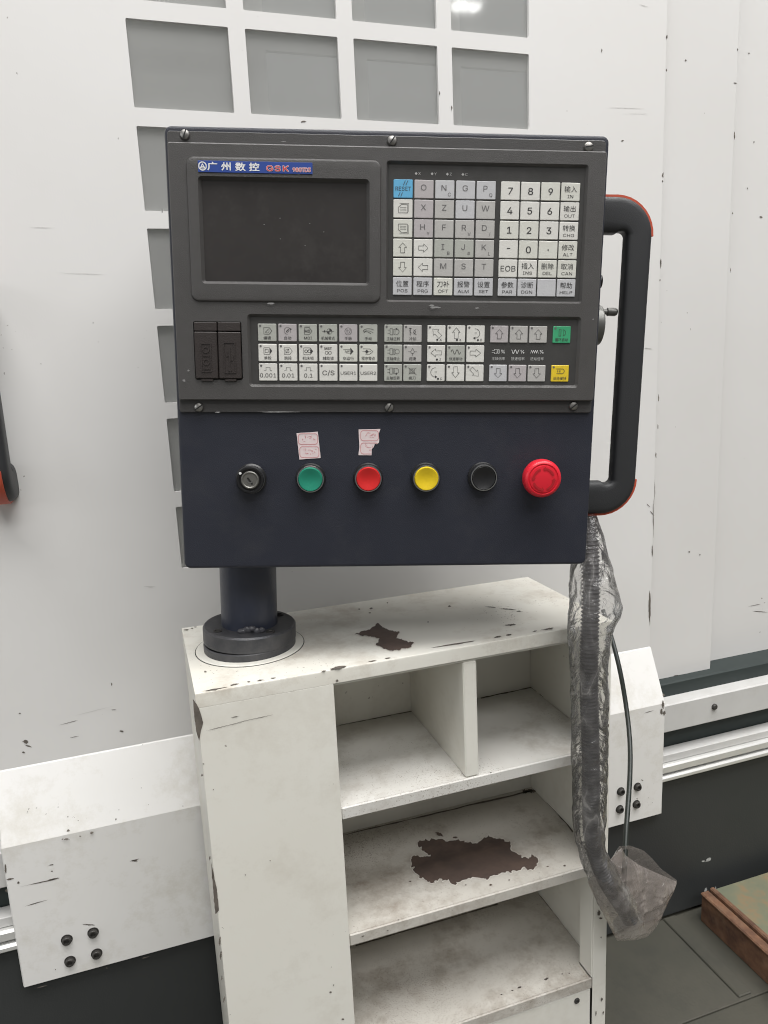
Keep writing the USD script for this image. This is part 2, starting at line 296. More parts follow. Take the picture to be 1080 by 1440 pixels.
q = hit(1004, 993.5, (0, .985, 0), (0, -1, 0)); obj('beam_bolt', lathe([(.0055, 0), (.0055, .003), (.004, .0045), (0.0, .0045)], q[0], q[2], 8, .985), M['bolt'], beam)

def cover(x0, x1, label, bolts, spots_front, spots_slope):
    t = thing('rail_cover', label, 'cover', group='sloped rail covers')
    zb, zm, zt = FZ - .803, FZ - .594, FZ - .508; yf = .975; prof = [(yf, zb), (yf, zm), (YW - .0012, zt), (YW - .0012, zb)]
    x0c, x1c = x0, x1; c = .0015
    pts = []
    for x, ins in ((x0, c), (x0 + c, 0), (x1 - c, 0), (x1, c)):
        cy = np.mean([p[0] for p in prof]); cz = np.mean([p[1] for p in prof])
        for y, z in prof: pts.append((x, y + np.sign(cy - y) * ins, z + np.sign(cz - z) * ins))
    obj('cover_body', trimesh.convex.convex_hull(np.array(pts)), M['cover'], t)
    for u, v in bolts:
        q = hit(u, v, (0, yf, 0), (0, -1, 0))
        b = obj('bolt', lathe([(.0060, 0), (.0060, .0048), (.0052, .0058), (.0034, .0058), (.0032, .003), (0, .003)], q[0], q[2], 6 + 8, yf), M['bolt'], t)
        obj('washer', lathe([(.0074, 0), (.0074, .0008), (.0060, .0008)], q[0], q[2], 20, yf), M['bolt'], b)
    chips(t, spots_front, (0, yf, 0), (0, -1, 0))
    chips(t, spots_slope, (0, yf, zm), (0, -(zt - zm), YW - yf))
    return t
cover(-.222, .20, 'white sloped-top sheet metal cover left of the shelf cabinet, four black bolts', [(94, 1321), (131, 1311), (98.5, 1351), (136, 1340.5)],
    [(60, 1240, 62, 1.6, -12), (75, 1236, 20, 2.2, -12), (189, 1210, 10, 3), (190, 1209, 18, 1.2, -15), (50, 1270, 34, 1.4, -16), (72, 1216, 8, 2, -12), (73, 1225, 4, 2), (26, 1241, 4, 4), (14, 1236, 14, 3, -10), (125, 1300, 18, 2, 5),
     (8, 1222, 3, 16), (9, 1252, 4, 5), (150, 1361, 3, 2), (205, 1346, 12, 1.5, -14), (60, 1387, 20, 1.5, -14), (78, 1363, 2, 2)],
    [(28, 1092.7, 8, 5, -10), (68, 1075, 5, 2), (73, 1076, 3, 2), (151, 1094, 3, 3), (121, 1106, 3, 4), (95, 1148, 3, 4), (96, 1168, 6, 4, -20), (94, 1180, 9, 3), (129, 1171, 7, 4, -20), (163, 1152, 2, 4), (113, 1176, 3, 2), (88, 1180, 3, 2), (213, 1084, 3, 2), (190, 1123, 2, 2), (256, 1094, 3, 2), (124, 1067, 2, 2), (110, 1154, 2, 1.5),
     *[(float(x), float(y), 1.5, 1.3) for x, y in zip(rng.uniform(10, 260, 30), rng.uniform(1090, 1140, 30))]])
cover(.36, .805, 'white sloped-top sheet metal cover right of the shelf cabinet, behind the black cable', [(872.5, 1112.5), (896, 1106), (871, 1137.5), (894.5, 1130.5)],
    [(932, 991, 4, 14), (934, 1003, 5, 8), (930, 1000, 4, 10), (903, 1097, 5, 1.5, 20), (912, 1001, 14, 1.2, -16)], [(910, 937, 3, 2), (933, 978, 3, 6), (890, 941, 2, 1.5)])

# ================================================================== sliding door with window grid
door = thing('sliding_door', 'large white sliding machine door with a grid of grey windows', 'machine door')
COLS = [(.0394, .1592), (.1800, .2986), (.3198, .4370), (.4582, .5755)]; ROWS = [(FZ + .3112 - .1178 * k, FZ + .4083 - .1178 * k) for k in range(-1, 6)]; ROWS[-1] = (ROWS[-1][0] + .012, ROWS[-1][1])
sheetp = sbox(-2.2, FZ - .6, .8048, FZ + .80)
for c0, c1 in COLS:
    for r0, r1 in ROWS: sheetp = sheetp.difference(Polygon(rr(c0, c1, r0, r1, .0015, 2)))
sk = extr(sheetp, -YW - .005, -YW); obj('door_sheet', sk, M['door'], door)
obj('door_edge', cat([cbox(.790, .8042, YW + .0052, YW + .028, FZ - .6, FZ + .80, .0015)]), M['door'], door)
for c0, c1 in COLS:
    for r0, r1 in ROWS: obj('window_pane', cbox(c0 - .004, c1 + .004, YW + .0056, YW + .0086, r0 - .004, r1 + .004, 0), M['pane'], door)
inn = sbox(.02, FZ - .35, .62, FZ + .58)
for k in range(3):
    for j in range(-1, 6):
        z1 = FZ + .405 - .1178 * j; x0 = .2136 + .1401 * k; inn = inn.difference(sbox(x0, z1 - .088, x0 + .115, z1))
obj('inner_frame', extr(inn, -1.078, -1.070), M['inner'], door)
chips(door, [(36, 1043, 10, 6, 10), (40, 1049, 12, 2.5, 20), (171, 1028, 7, 3, 10), (28, 1003, 4, 2), (33, 1058, 5, 3, 15), (97, 1016, 30, 1, -15), (160, 998, 10, 1), (105, 1036, 14, 1, -12), (157, 962, 2, 5),
    (937.5, 52, 2.4, 8), (937, 99, 2, 5), (932, 246, 2.5, 9), (931.5, 255, 2, 4), (929, 370, 2.2, 16), (928, 394, 2, 4), (920.5, 690, 1.2, 40), (918.5, 730, 1.3, 60), (917, 775, 2, 20), (913.5, 852, 3.2, 54), (926, 560, 1.6, 12), (925, 600, 1.6, 8), (922, 640, 1.8, 10),
    (846, 71, 2, 6), (875, 198, 5, 2.5), (427, 171, 10, 2.5), (618, 131, 2.5, 6), (635, 152, 2, 9), (917, 722, 10, 1.2, 50), (912, 711, 8, 1, 45)], (0, YW, 0), (0, -1, 0))
obj('scratches', on_plane([blob(880, 152, 60, .7, 2, 3), blob(130, 1000, 60, .5, -14, 5), blob(895, 160, 40, .5, 0, 6), blob(120, 385, 90, .6, 2, 4), blob(60, 320, 40, .7, 1, 8), blob(905, 8, 16, 1, 15, 9), blob(898, 434, 20, 1.2, 2, 10), blob(912, 490, 12, 1.5, 5, 11), blob(210, 825, 18, 1.5, 0, 13)], (0, YW, 0), (0, -1, 0)), plain('scratch_grey', (.55, .54, .52), .6), door, kind='stuff')

def d_handle(parent, L, W, wd, th, place, name='handle', r=.026):
    """D-shaped pull: a rounded bar swept along (u: out from the mount, w: along); wd across the loop, th along t; place(u, w, t) -> point."""
    c = wd / 2; pu = W - c; pl = L / 2 - c
    path_ = [(0, pl), ((pu - r) * .5, pl)] + [(pu - r + r * math.sin(a), pl - r + r * math.cos(a)) for a in np.linspace(0, math.pi / 2, 10)] + [(pu, (pl - r) * k) for k in (.5, 0, -.5)]
    path_ += [(pu - r + r * math.cos(a), -pl + r - r * math.sin(a)) for a in np.linspace(0, math.pi / 2, 10)] + [((pu - r) * .5, -pl), (0, -pl)]
    P2 = np.array(path_); T2 = np.gradient(P2, axis=0); T2 /= np.linalg.norm(T2, axis=1, keepdims=True); N2 = np.stack([-T2[:, 1], T2[:, 0]], 1); leg = np.abs(T2[:, 0]) ** 1.5   # outward normal of the loop; the legs are deeper than the grip
    def sweep(i0, i1, prof, close=True):                      # prof: (outward, t)
        v, f = [], []; n = len(prof)
        for k in range(i0, i1):
            for o, t in prof:
                if o < 0: o = o * (1 + .75 * leg[k])
                v.append(place(P2[k, 0] + N2[k, 0] * o, P2[k, 1] + N2[k, 1] * o, t))
        m_ = i1 - i0
        for k in range(m_ - 1):
            for i in range(n):
                a, b = k * n + i, k * n + (i + 1) % n; f += [(a, b, b + n), (a, b + n, a + n)]
        v += [np.mean(v[:n], 0), np.mean(v[-n:], 0)]; q = len(v)
        f += [((i + 1) % n, i, q - 2) for i in range(n)] + [((m_ - 1) * n + i, (m_ - 1) * n + (i + 1) % n, q - 1) for i in range(n)]
        e = trimesh.Trimesh(np.array(v), f, process=False)
        if e.volume < 0: e.invert()
        return e
    a = np.arange(24) * 2 * math.pi / 24
    sup = lambda x: np.sign(x) * np.abs(x) ** .5
    prof = list(zip(c * sup(np.cos(a)), th / 2 + th / 2 * sup(np.sin(a))))
    h = obj(name, sweep(0, len(P2), prof), M['handle'], parent, smooth=45)
    tp = [(c - .002, th * .25), (c + .0022, th * .25), (c + .0022, th * .85), (c - .004, th * .85)]
    obj('corner_trim', sweep(0, 12, tp), M['orange'], h, smooth=45); obj('corner_trim', sweep(len(P2) - 12, len(P2), tp), M['orange'], h, smooth=45)
    return h
d_handle(door, .26, .060, .034, .032, lambda u, w, t: np.array([-.146 - t, YW - u, FZ - .020 + w]), name='pull_handle')

p1 = thing('wall_panel', 'narrow white panel beside the right edge of the windowed door', 'panel', group='plain white machine panels')
obj('panel_sheet', cbox(.8055, .949, YW + .012, YW + .030, FZ - .604, FZ + .80, .0015), M['panel'], p1)
chips(p1, [(1037, 70, 2, 4), (1034, 117, 6, 2, 10), (1032.6, 190, 2, 14), (1030, 300, 2.5, 3), (964, 85, 3, 3), (969, 776, 3, 2.5), (984, 780, 2.5, 2.5), (952, 950, 10, 2), (1027, 380, 1.5, 8)], (0, YW + .012, 0), (0, -1, 0))
p2 = thing('wall_panel', 'set-back white panel at the right edge of the picture, above the beam', 'panel', group='plain white machine panels')
obj('panel_sheet', cbox(.93, 3.2, YW + .040, YW + .055, FZ - .602, FZ + .80, .0015), M['panel'], p2)
chips(p2, [(1053, 75, 3, 2), (1060, 200, 2, 4), (1070, 305, 5, 3, 20), (1051, 265, 2, 3), (1068, 860, 22, 1.2, 5), (1061, 851, 20, 1, -12)], (0, YW + .040, 0), (0, -1, 0))
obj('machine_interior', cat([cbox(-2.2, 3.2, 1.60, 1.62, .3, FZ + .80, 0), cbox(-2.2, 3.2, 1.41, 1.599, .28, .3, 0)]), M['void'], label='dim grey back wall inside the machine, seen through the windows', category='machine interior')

# ================================================================== rusty tray on the floor
tr = thing('floor_tray', 'low rust-brown metal tray with worn green top on the floor', 'tray')
TX0, TX1, TY0, TY1, TH = .884, 1.6, .30, .958, .062
obj('side_wall', cbox(TX0, TX0 + .006, TY0, TY1, .0045, TH - .006, .001), M['rust'], tr)
obj('end_wall', cbox(TX0 + .0062, TX1, TY1 - .006, TY1, .0045, TH - .006, .001), M['rust'], tr)
obj('rim', cbox(TX0 - .002, TX0 + .016, TY0, TY1 + .002, TH - .0058, TH, .002), M['rust'], tr)
obj('rim', cbox(TX0 + .0165, TX0 + .026, TY0, TY1, TH - .006, TH + .006, .002), M['rust'], tr)
obj('top_plate', cbox(TX0 + .0262, TX1, TY0, TY1, TH - .006, TH - .001, .001), M['green'], tr)

# ================================================================== cabinet
XL, XR, YF, YB, ZT = .029, .5355, .75, .962, FZ - .3303
cab = thing('shelf_cabinet', 'cream painted steel shelf cabinet with chipped edges under the control console', 'cabinet')
fold = Polygon([(YF, ZT - .0163), (YF, ZT - .0018), (YF + .0005, ZT - .0005), (YF + .0018, ZT), (YB, ZT), (YB, ZT - .0028), (YF + .0028, ZT - .0028), (YF + .0028, ZT - .0163)])
e = trimesh.creation.extrude_polygon(fold, XR - XL, engine='earcut'); e = trimesh.Trimesh(np.stack([e.vertices[:, 2] + XL, e.vertices[:, 0], e.vertices[:, 1]], 1), e.faces, process=False)
if e.volume < 0: e.invert()
top_mesh = e
obj('inner_lip', cbox(.1768, .5135, YF + .0031, YF + .0150, ZT - .0205, ZT - .0166, .0008), M['cab'], cab)
obj('side_panel', cbox(XL + .0002, XL + .004, YF + .0030, YB, .02, ZT - .0029, .001), M['cab'], cab)
obj('side_panel', cbox(XR - .006, XR - .0002, YF + .003, YB, .02, ZT - .0029, .001), M['cab'], cab)
obj('front_panel', cbox(XL + .0001, .1765, YF + .0001, YF + .0024, .02, ZT - .0164, .0006), M['cab'], cab)
obj('inner_wall', cbox(.1730, .1762, YF + .0030, YB - .02, .02, ZT - .004, .0005), M['cab'], cab)
obj('back_panel', cbox(XL + .0045, XR - .0065, .944, .947, .02, ZT - .004, .0005), M['cab'], cab)
obj('right_stile', cbox(.5138, XR - .0002, YF + .0004, YF + .0028, .02, ZT - .0168, .001), M['cab'], cab)
obj('stile_return', cbox(.5115, .5137, YF + .0006, YF + .030, FZ - .842, ZT - .0208, .0008), M['cab'], cab)
def plate(x0, x1, y0, y1, xr, yr, z0, z1):                    # plate with a notch for the stile return
    e = trimesh.creation.extrude_polygon(union_all([sbox(x0, y0, x1, y1), sbox(x1 - .001, yr, xr, y1)]), z1 - z0, engine='earcut'); e.apply_translation((0, 0, z0)); return e
def shelf(zt, th, m='shelf'):
    return obj('shelf', cat([plate(.1768, .5112, YF + .0036, .9435, XR - .0065, YF + .0315, zt - .003, zt), cbox(.1768, .5112, YF + .0012, YF + .0042, zt - th, zt + .0001, .0014)]), M[m], cab)
Z1, Z2, Z3 = FZ - .5000, FZ - .668, FZ - .8435
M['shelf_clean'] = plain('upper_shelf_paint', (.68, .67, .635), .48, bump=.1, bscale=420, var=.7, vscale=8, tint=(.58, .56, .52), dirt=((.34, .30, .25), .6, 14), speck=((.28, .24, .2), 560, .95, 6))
M['cab_top'] = plain('cabinet_top_paint', (.78, .765, .70), .42, bump=.06, bscale=420, var=.8, vscale=6, tint=(.70, .665, .58), dirt=((.38, .31, .23), .65, 9), speck=((.26, .22, .18), 300, 1.0, 8))
obj('top', top_mesh, M['cab_top'], cab, smooth=40); shelf(Z1, .0155, 'shelf_clean'); shelf(Z2, .0155)
obj('bottom_shelf', cat([plate(.1768, .5112, YF + .0036, .9435, XR - .0065, YF + .0315, Z3 - .003, Z3 + .0003), cbox(.1768, .5137, YF + .0012, YF + .0042, Z3 - .0165, Z3 + .0004, .0014)]), M['shelf'], cab)
obj('divider', cat([cbox(.3332, .3510, YF + .003, YF + .016, Z1 + .0003, ZT - .0209, .0016), cbox(.3345, .3375, YF + .0162, .9435, Z1 + .0003, ZT - .004, .0005)]), M['cab'], cab)
obj('lower_door', cbox(.178, .5122, YF + .003, YF + .0055, .03, Z3 - .0185, .001), M['cab'], cab)
obj('door_gap', cbox(.1768, .5137, YF + .0058, YF + .0075, .021, Z3 - .0166, 0), M['gap'], cab)
q = hit(811, 1407, (0, YF + .003, 0), (0, -1, 0)); obj('door_screw', lathe([(.0042, 0), (.0042, .0012), (.003, .002), (.0018, .002), (.0016, .0008), (0, .0008)], q[0], q[2], 16, YF + .003), M['bolt'], cab)
# swivel ring let into the top
BX, BY = .1031, .8614
obj('swivel_plate', turn([(.0640, 0), (.0640, .0012), (.0632, .0018), (0, .0018)], BX, BY, ZT - .0005, 64), M['cab'], cab, smooth=30)
obj('swivel_gap', turn([(.0650, 0), (.0650, .0003), (.0640, .0003)], BX, BY, ZT, 64), M['gap'], cab)
obj('swivel_ring', turn([(.0545, 0), (.0545, .0075), (.0535, .0090), (.045, .0090)], BX, BY, ZT + .0013, 64), M['flange'], cab, smooth=30)
# lost paint
up = (0, 0, 1)
def Z(z, lst): return [(a / lst[2] + lst[0], b / lst[2] + lst[1]) for a, b in z]
tp = Z([(437, 190), (470, 178), (490, 165), (520, 180), (542, 185), (535, 200), (578, 210), (565, 222), (520, 230), (487, 215), (497, 200), (470, 195)], (240, 780, 1.6875))
rim_of = lambda o, d: np.array(Polygon(o).buffer(0).buffer(d).exterior.coords) if Polygon(o).buffer(0).geom_type == 'Polygon' else np.array(max(Polygon(o).buffer(0).geoms, key=lambda g: g.area).buffer(d).exterior.coords)
M['lifted'] = plain('lifted_paint', (.74, .715, .66), .5, bump=.2, bscale=500, var=.8, vscale=120, tint=(.46, .42, .37))
chips(cab, [rim_of(rough_outline(tp, 2.2, 1.3, 2), .8)], (0, 0, ZT), up, 'lifted', lift=.0003, name='lifted_paint')
chips(cab, [rough_outline(tp, 2.2, 1.3, 2)], (0, 0, ZT), up, 'bare', lift=.0007, name='bare_patch')
sp = Z([(372, 770), (385, 760), (410, 765), (435, 762), (395, 730), (390, 715), (440, 705), (480, 710), (540, 712), (580, 722), (625, 695), (660, 705), (700, 720), (705, 745), (750, 770), (780, 758), (795, 775), (785, 800), (755, 812), (740, 800), (700, 815), (660, 822), (620, 835), (590, 830), (540, 845), (520, 855), (480, 838), (440, 850), (400, 830), (385, 820), (378, 800)], (420, 880, 2.348))
chips(cab, [rim_of(rough_outline(sp, 4.2, 1.3, 5), .9)], (0, 0, Z2), up, 'lifted', lift=.0003, name='lifted_paint')
chips(cab, [rough_outline(sp, 4.2, 1.3, 5), (618, 1174, 14, 6, 30), (640, 1178, 8, 3), (577, 1240, 5, 2), (690, 1245, 5, 3), (770, 1219, 4, 2), (794, 1218, 5, 3), (655, 1245, 3, 2), (716, 1238, 3, 2)], (0, 0, Z2), up, 'bare', lift=.0007, name='bare_patch')
chips(cab, [(505, 857, 4, 2), (522, 856, 6, 3), (520, 862, 4, 2), (545, 848, 3, 2), (632, 853, 5, 3), (690, 854, 18, 1.6, 4), (715, 857, 30, 1.6, 5), (730, 860, 8, 2), (602, 875, 3, 2), (718, 879, 16, 3, -3), (289, 945, 4, 3), (262, 886, 8, 2.5), (270, 884, 4, 2), (275, 882, 4, 1.5), (477, 939, 30, 4.5, -10), (455, 944, 8, 2, -8), (524, 930, 14, 2, -10), (545, 926, 10, 2, -9), (640, 906, 66, 2.2, -9), (700, 896, 12, 2.6, -10), (716, 893, 10, 2.5, -8), (770, 885, 18, 3, -9), (752, 888, 8, 2, -9), (300, 970, 40, 2.2, -9), (330, 963, 16, 2.6, -9), (366, 957, 14, 2, -9), (384, 954, 8, 2, -8), (350, 959, 5, 2)], (0, 0, ZT), up)
chips(cab, [rough_outline([(271, 983), (277, 990), (282, 1003), (286, 1016), (283, 1026), (280, 1042), (276, 1028), (273, 1005)], .8, 3, 4), rough_outline([(297, 1212), (300, 1225), (303, 1240), (306, 1262), (308, 1280), (303, 1286), (301, 1266), (299, 1240)], 1, 3, 6),
    (309, 1322, 3, 16, 5), (310.5, 1343, 3.5, 14, 5), (284, 1090, 2.5, 5), (286, 1074, 3, 2), (474, 957, 5, 4), (312, 1375, 2, 8), (315, 1405, 2.5, 10, 10), (295, 1206, 2, 8), (320, 1020, 60, .9, -14), (360, 1010, 60, .8, -12), (330, 1008, 12, 1.4, -12),
    (855, 892, 4, 30), (853, 925, 5, 28), (854, 948, 4, 10), (855, 975, 5, 16), (853, 1050, 2.5, 32), (855, 1020, 3, 6), (842, 1284, 5, 9), (845, 1291, 6, 3), (845, 1318, 1.8, 3), (846, 1405, 4, 6), (848, 1424, 2.5, 6), (838, 1425, 2, 8),
    (300, 1110, 2, 2), (345, 1230, 2, 2), (380, 1210, 2, 1.6), (465, 1395, 4, 3), (469, 1385, 2, 2), (482, 1433, 5, 3)], (0, YF, 0), (0, -1, 0))
chips(cab, [(730, 1388, 8, 3, -20), (768, 1376, 9, 4, -20), (720, 1392, 4, 2), (705, 1398, 4, 2), (790, 1369, 3, 2), (560, 1293, 3, 2), (720, 1264, 3, 2), (690, 1086, 3, 2), (800, 1368, 3, 2), (510, 1316, 5, 2, -20), (545, 1308, 3, 1.5)], (0, YF + .0012, 0), (0, -1, 0), lift=.0008)
M['grime'] = plain('joint_grime', (.16, .14, .115), .8, var=.9, vscale=120, tint=(.07, .06, .05))
for zz, lst in ((Z1, [((476, 1021), (594, 997), 3), ((676, 982), (748, 967), 3), ((748, 967), (793, 1000), 5)]), (Z2, [((484, 1175), (748, 1112), 4), ((735, 1113), (760, 1112), 9), ((756, 1112), (806, 1170), 4)]), (Z3, [((758, 1259), (819, 1331), 4), ((500, 1330), (700, 1272), 3)])):
    chips(cab, [streak(a, b, w, i) for i, (a, b, w) in enumerate(lst)], (0, 0, zz), up, 'grime', lift=.0006, name='joint_grime')
chips(cab, [(596, 1000, 3, 3), (602, 1008, 4, 3), (612, 1020, 4, 2, 45), (622, 1031, 5, 2.4, 45), (634, 1045, 6, 2.4, 45), (646, 1058, 6, 3, 45), (594, 990, 2, 16)], (0, 0, Z1), up, lift=.0009, name='weld_grime')

# ================================================================== control console
Rc = np.array([[.9639865534919064, .2608363499526037, .05190687074172973], [-.26113944406391726, .9653005964691662, -.0009742742222336991], [-.05035985941981996, -.012615744118945841, .9986514544922774]])
Tc = np.array([.2548, .7419, FZ - .0024]); mm = np.eye(4); mm[:3, :3] = Rc.T; mm[3, :3] = Tc
con = thing('control_console', 'dark blue-grey machine control console with screen, keypads and push buttons, on a column', 'control panel', mm)
BXH, BZ0, BZ1, BD = .2185, -.2182, .2215, .155
obj('housing', cat([loft(-BXH, BXH, BZ0, BZ1, .007, [(0, -BD), (0, -.004), (.0012, -.0012), (.004, 0)], True), loft(-BXH, BXH, BZ0, BZ1, .007, [(0, -BD), (.004, -BD - .002)], True)]), M['box'], con, smooth=40)
# flange plate and raised body of the control unit
obj('mounting_flange', loft(-.2148, .2135, -.0520, .2155, .003, [(0, -.001), (0, .0022), (.0006, .0030)], True), M['flangeplate'], con)
H0, H1 = .0030, .0085
body_o = Polygon(rr(-.2140, .2135, -.0395, .2042, .0025))
rec_s = (-.1860, -.0210, .0740, .1735, .004); rec_k = (-.0046, .1955, .0588, .1915, .003); rec_l = (-.1432, .1962, -.0260, .0458, .004); rec_u = (-.1966, -.1490, -.0190, .0382, .002)
face = body_o.buffer(-.0012)
for q in (rec_s, rec_k, rec_l, rec_u): face = face.difference(Polygon(rr(*q)))
bz = (-.1972, -.0096, .0570, .1915, .008); face = face.difference(Polygon(rr(bz[0] + .002, bz[1] - .002, bz[2] + .002, bz[3] - .002, .006)))
fs = sheet(face, H1); wl = [loft(-.2140, .2135, -.0395, .2042, .0025, [(0, H0), (0, H1 - .0012), (.0012, H1)], False)]
wl.append(loft(*rec_k[:4], rec_k[4], [(0, H1), (.0022, H1 - .0034)], False)); wl.append(loft(*rec_l[:4], rec_l[4], [(0, H1), (.0026, H1 - .0034)], False)); wl.append(loft(*rec_u[:4], rec_u[4], [(0, H1), (.0006, H1 - .004)], False))
obj('unit_body', cat([fs] + wl), M['plastic'], con)
obj('screen_bezel', loft(*bz[:4], bz[4], [(0, H1 - .0002), (.0012, H1 + .0018), (.0028, H1 + .0024), (.0098, H1 + .0024)], False), M['plastic'], con, smooth=35)
ring = Polygon(rr(bz[0] + .0098, bz[1] - .0098, bz[2] + .0098, bz[3] - .0098, .0003)).difference(Polygon(rr(*rec_s)))
obj('bezel_face', cat([sheet(Polygon(rr(bz[0] + .0097, bz[1] - .0097, bz[2] + .0097, bz[3] - .0097, .0003)).difference(Polygon(rr(*rec_s))), H1 + .0024), loft(*rec_s[:4], rec_s[4], [(0, H1 + .0024), (.0030, H1 - .0022)], False)]), M['plastic'], con)
sc = obj('screen', loft(rec_s[0] + .0028, rec_s[1] - .0028, rec_s[2] + .0028, rec_s[3] - .0028, .001, [(0, H1 - .0024), (.0001, H1 - .0020)], True), M['screen'], con)
dots = [(372.6, 317.6), (394.5, 308.7), (436, 316), (455.5, 328), (395, 337.5), (429.5, 347)]
def loc(u, v, d=0.0):
    n = Rc[:, 1]; o = Tc + n * d; w = ray(u, v); X = C0 + w * ((o - C0) @ n) / (w @ n); return (Rc.T @ (X - Tc))[[0, 2]]
dd = [Polygon(blob(*loc(u, v), .0012, .0009, seed=i)).buffer(0) for i, (u, v) in enumerate(dots)]
obj('screen_specks', sheet(union_all(dd), H1 - .0017), plain('dust_speck', (.22, .22, .215), .7), sc, kind='stuff')
obj('keypad_film', loft(rec_k[0] + .0022, rec_k[1] - .0022, rec_k[2] + .0022, rec_k[3] - .0022, .001, [(0, H1 - .0035), (.0001, H1 - .0034)], True), M['film'], con)
obj('keypad_film', loft(rec_l[0] + .0026, rec_l[1] - .0026, rec_l[2] + .0026, rec_l[3] - .0026, .001, [(0, H1 - .0035), (.0001, H1 - .0034)], True), M['film'], con)
HF = H1 - .0034
# wear on the unit's edges
wear = [(611, 433.5, 16, 3), (605, 431, 10, 3), (668, 434.5, 7, 2.5), (382, 428, 12, 3), (309, 579, 10, 2), (392, 578.5, 60, 1.6), (386, 246, 8, 2), (421, 249, 5, 2), (262, 535, 5, 4, 40), (268, 521, 4, 3), (400, 204, 8, 1.2), (232, 300, 2, 8), (829, 450, 3, 2)]
obj('edge_wear', sheet(union_all([Polygon([loc(*p) for p in blob(*w, seed=i)]).buffer(0) for i, w in enumerate(wear)]), H1 + .0028), plain('worn_edge', (.30, .295, .29), .6, var=.7, vscale=300, tint=(.15, .15, .15)), con, kind='stuff')
# fixing screws
for i, (x, z) in enumerate(((-.1977, .2119), (.0011, .2106), (.1958, .2090), (-.1950, -.0468), (-.0003, -.0466), (.1938, -.0448))):
    s = obj('screw', lathe([(.0047, .0030), (.0047, .0042), (.0040, .0054), (.0022, .0060), (0, .0062)], x, z, 20), M['screw'], con, smooth=40)
    a = [70, 55, 10, 35, 60, 40][i]; obj('slot', sheet(affinity.translate(affinity.rotate(sbox(-.0042, -.0006, .0042, .0006), a), x, z), .0064), M['gap'], s)

# ---- lettering: drawn as strokes, traced to outlines, laid on the faces as flat print
FONT = glob.glob('/opt/blender-*/*/datafiles/fonts/Noto Sans CJK Regular.woff2'); FONT = FONT[0] if FONT else glob.glob('/opt/blender-*/*/datafiles/fonts/Inter.woff2')[0]
FONTL = glob.glob('/opt/blender-*/*/datafiles/fonts/Inter.woff2')[0]
PX = 12.0                                                     # raster points per millimetre
fonts = {}
def font(size, latin=False):
    k = (int(size), latin)
    if k not in fonts: fonts[k] = ImageFont.truetype(FONTL if latin else FONT, k[0])
    return fonts[k]
class Ink:
    def __init__(s, w, h): s.w, s.h = w, h; s.im = Image.new('L', (int(w * PX), int(h * PX)), 0); s.d = ImageDraw.Draw(s.im)   # millimetres, origin at the centre
    def P(s, x, y): return ((x + s.w / 2) * PX, (s.h / 2 - y) * PX)
    def line(s, pts, w=.35): s.d.line([s.P(*p) for p in pts], fill=255, width=max(1, int(w * PX)), joint='curve')
    def poly(s, pts, w=.35): s.line(list(pts) + [pts[0], pts[1]], w)
    def fill(s, pts): s.d.polygon([s.P(*p) for p in pts], fill=255)
    def circ(s, x, y, r, w=.35, a0=0, a1=360): a = np.radians(np.linspace(a0, a1, 30)); s.line([(x + r * math.cos(t), y + r * math.sin(t)) for t in a], w)
    def dot(s, x, y, r): a, b = s.P(x - r, y + r), s.P(x + r, y - r); s.d.ellipse([a, b], fill=255)
    def text(s, t, x, y, h, wide=1.0, bold=0.0, anchor='m', latin=True):     # h: capital height in mm; (x, y) centre
        big = h * PX * (1.38 if latin else 1.12); f = font(big, latin); sw = int(round(bold * PX))
        b = f.getbbox(t, anchor='ls', stroke_width=sw); tw, th = b[2] - b[0], b[3] - b[1]
        im = Image.new('L', (max(1, tw), max(1, th)), 0); ImageDraw.Draw(im).text((-b[0], -b[1]), t, 255, f, anchor='ls', stroke_width=sw)
        im = im.resize((max(1, int(tw * wide)), th)); cx, cy = s.P(x, y)
        x0 = cx - im.width / 2 if anchor == 'm' else cx
        s.im.paste(255, (int(x0), int(cy - th / 2)), im)
    def shape(s):
        on = np.pad(np.asarray(s.im) > 110, ((0, 0), (1, 1))).astype(np.int8); d = np.diff(on, axis=1)
        r, a = np.nonzero(d == 1); e = np.nonzero(d == -1)[1]
        if not len(r): return None
        g = union_all(sbox_arr(a, -r - 1, e, -r)).buffer(.6).buffer(-.6).simplify(.75)
        k = .001 / PX; return affinity.affine_transform(g, [k, 0, 0, k, -s.w / 2 * .001, s.h / 2 * .001])
def sbox_arr(a, b, c, d):
    from shapely import box; return box(a, b, c, d)
def block_arrow(k, cx, cy, L, W, ang, w=.3):
    pts = [(L / 2, 0), (0.05 * L, W / 2), (.05 * L, W / 4), (-L / 2, W / 4), (-L / 2, -W / 4), (.05 * L, -W / 4), (.05 * L, -W / 2)]
    c, s = math.cos(math.radians(ang)), math.sin(math.radians(ang)); k.poly([(cx + c * x - s * y, cy + s * x + c * y) for x, y in pts], w)
def make_key(cx, cz, w, h, m, draw, ink='ink', led=False):
    key = obj('key', loft(cx - w / 2, cx + w / 2, cz - h / 2, cz + h / 2, .0006, [(0, HF - .0001), (.0001, HF + .0007), (.0005, HF + .0010)], True, 1), M[m], con)
    if m in ('key_blue', 'key_green', 'key_yellow'): key.SetCustomDataByKey('label', m[4:] + ' key')
    if draw:
        k = Ink(w * 1000, h * 1000); draw(k); g = k.shape()
        if g is not None: obj('legend', affinity_mesh(g, cx, cz, HF + .0012), M[ink], key)
    if led: obj('indicator', sheet(Point(cx - w / 2 + .0024, cz + h / 2 - .0022).buffer(.0011, 5), HF + .00125), M['inkgrey'], key)
    return key
def affinity_mesh(g, cx, cz, h): return sheet(affinity.translate(g, cx, cz), h)
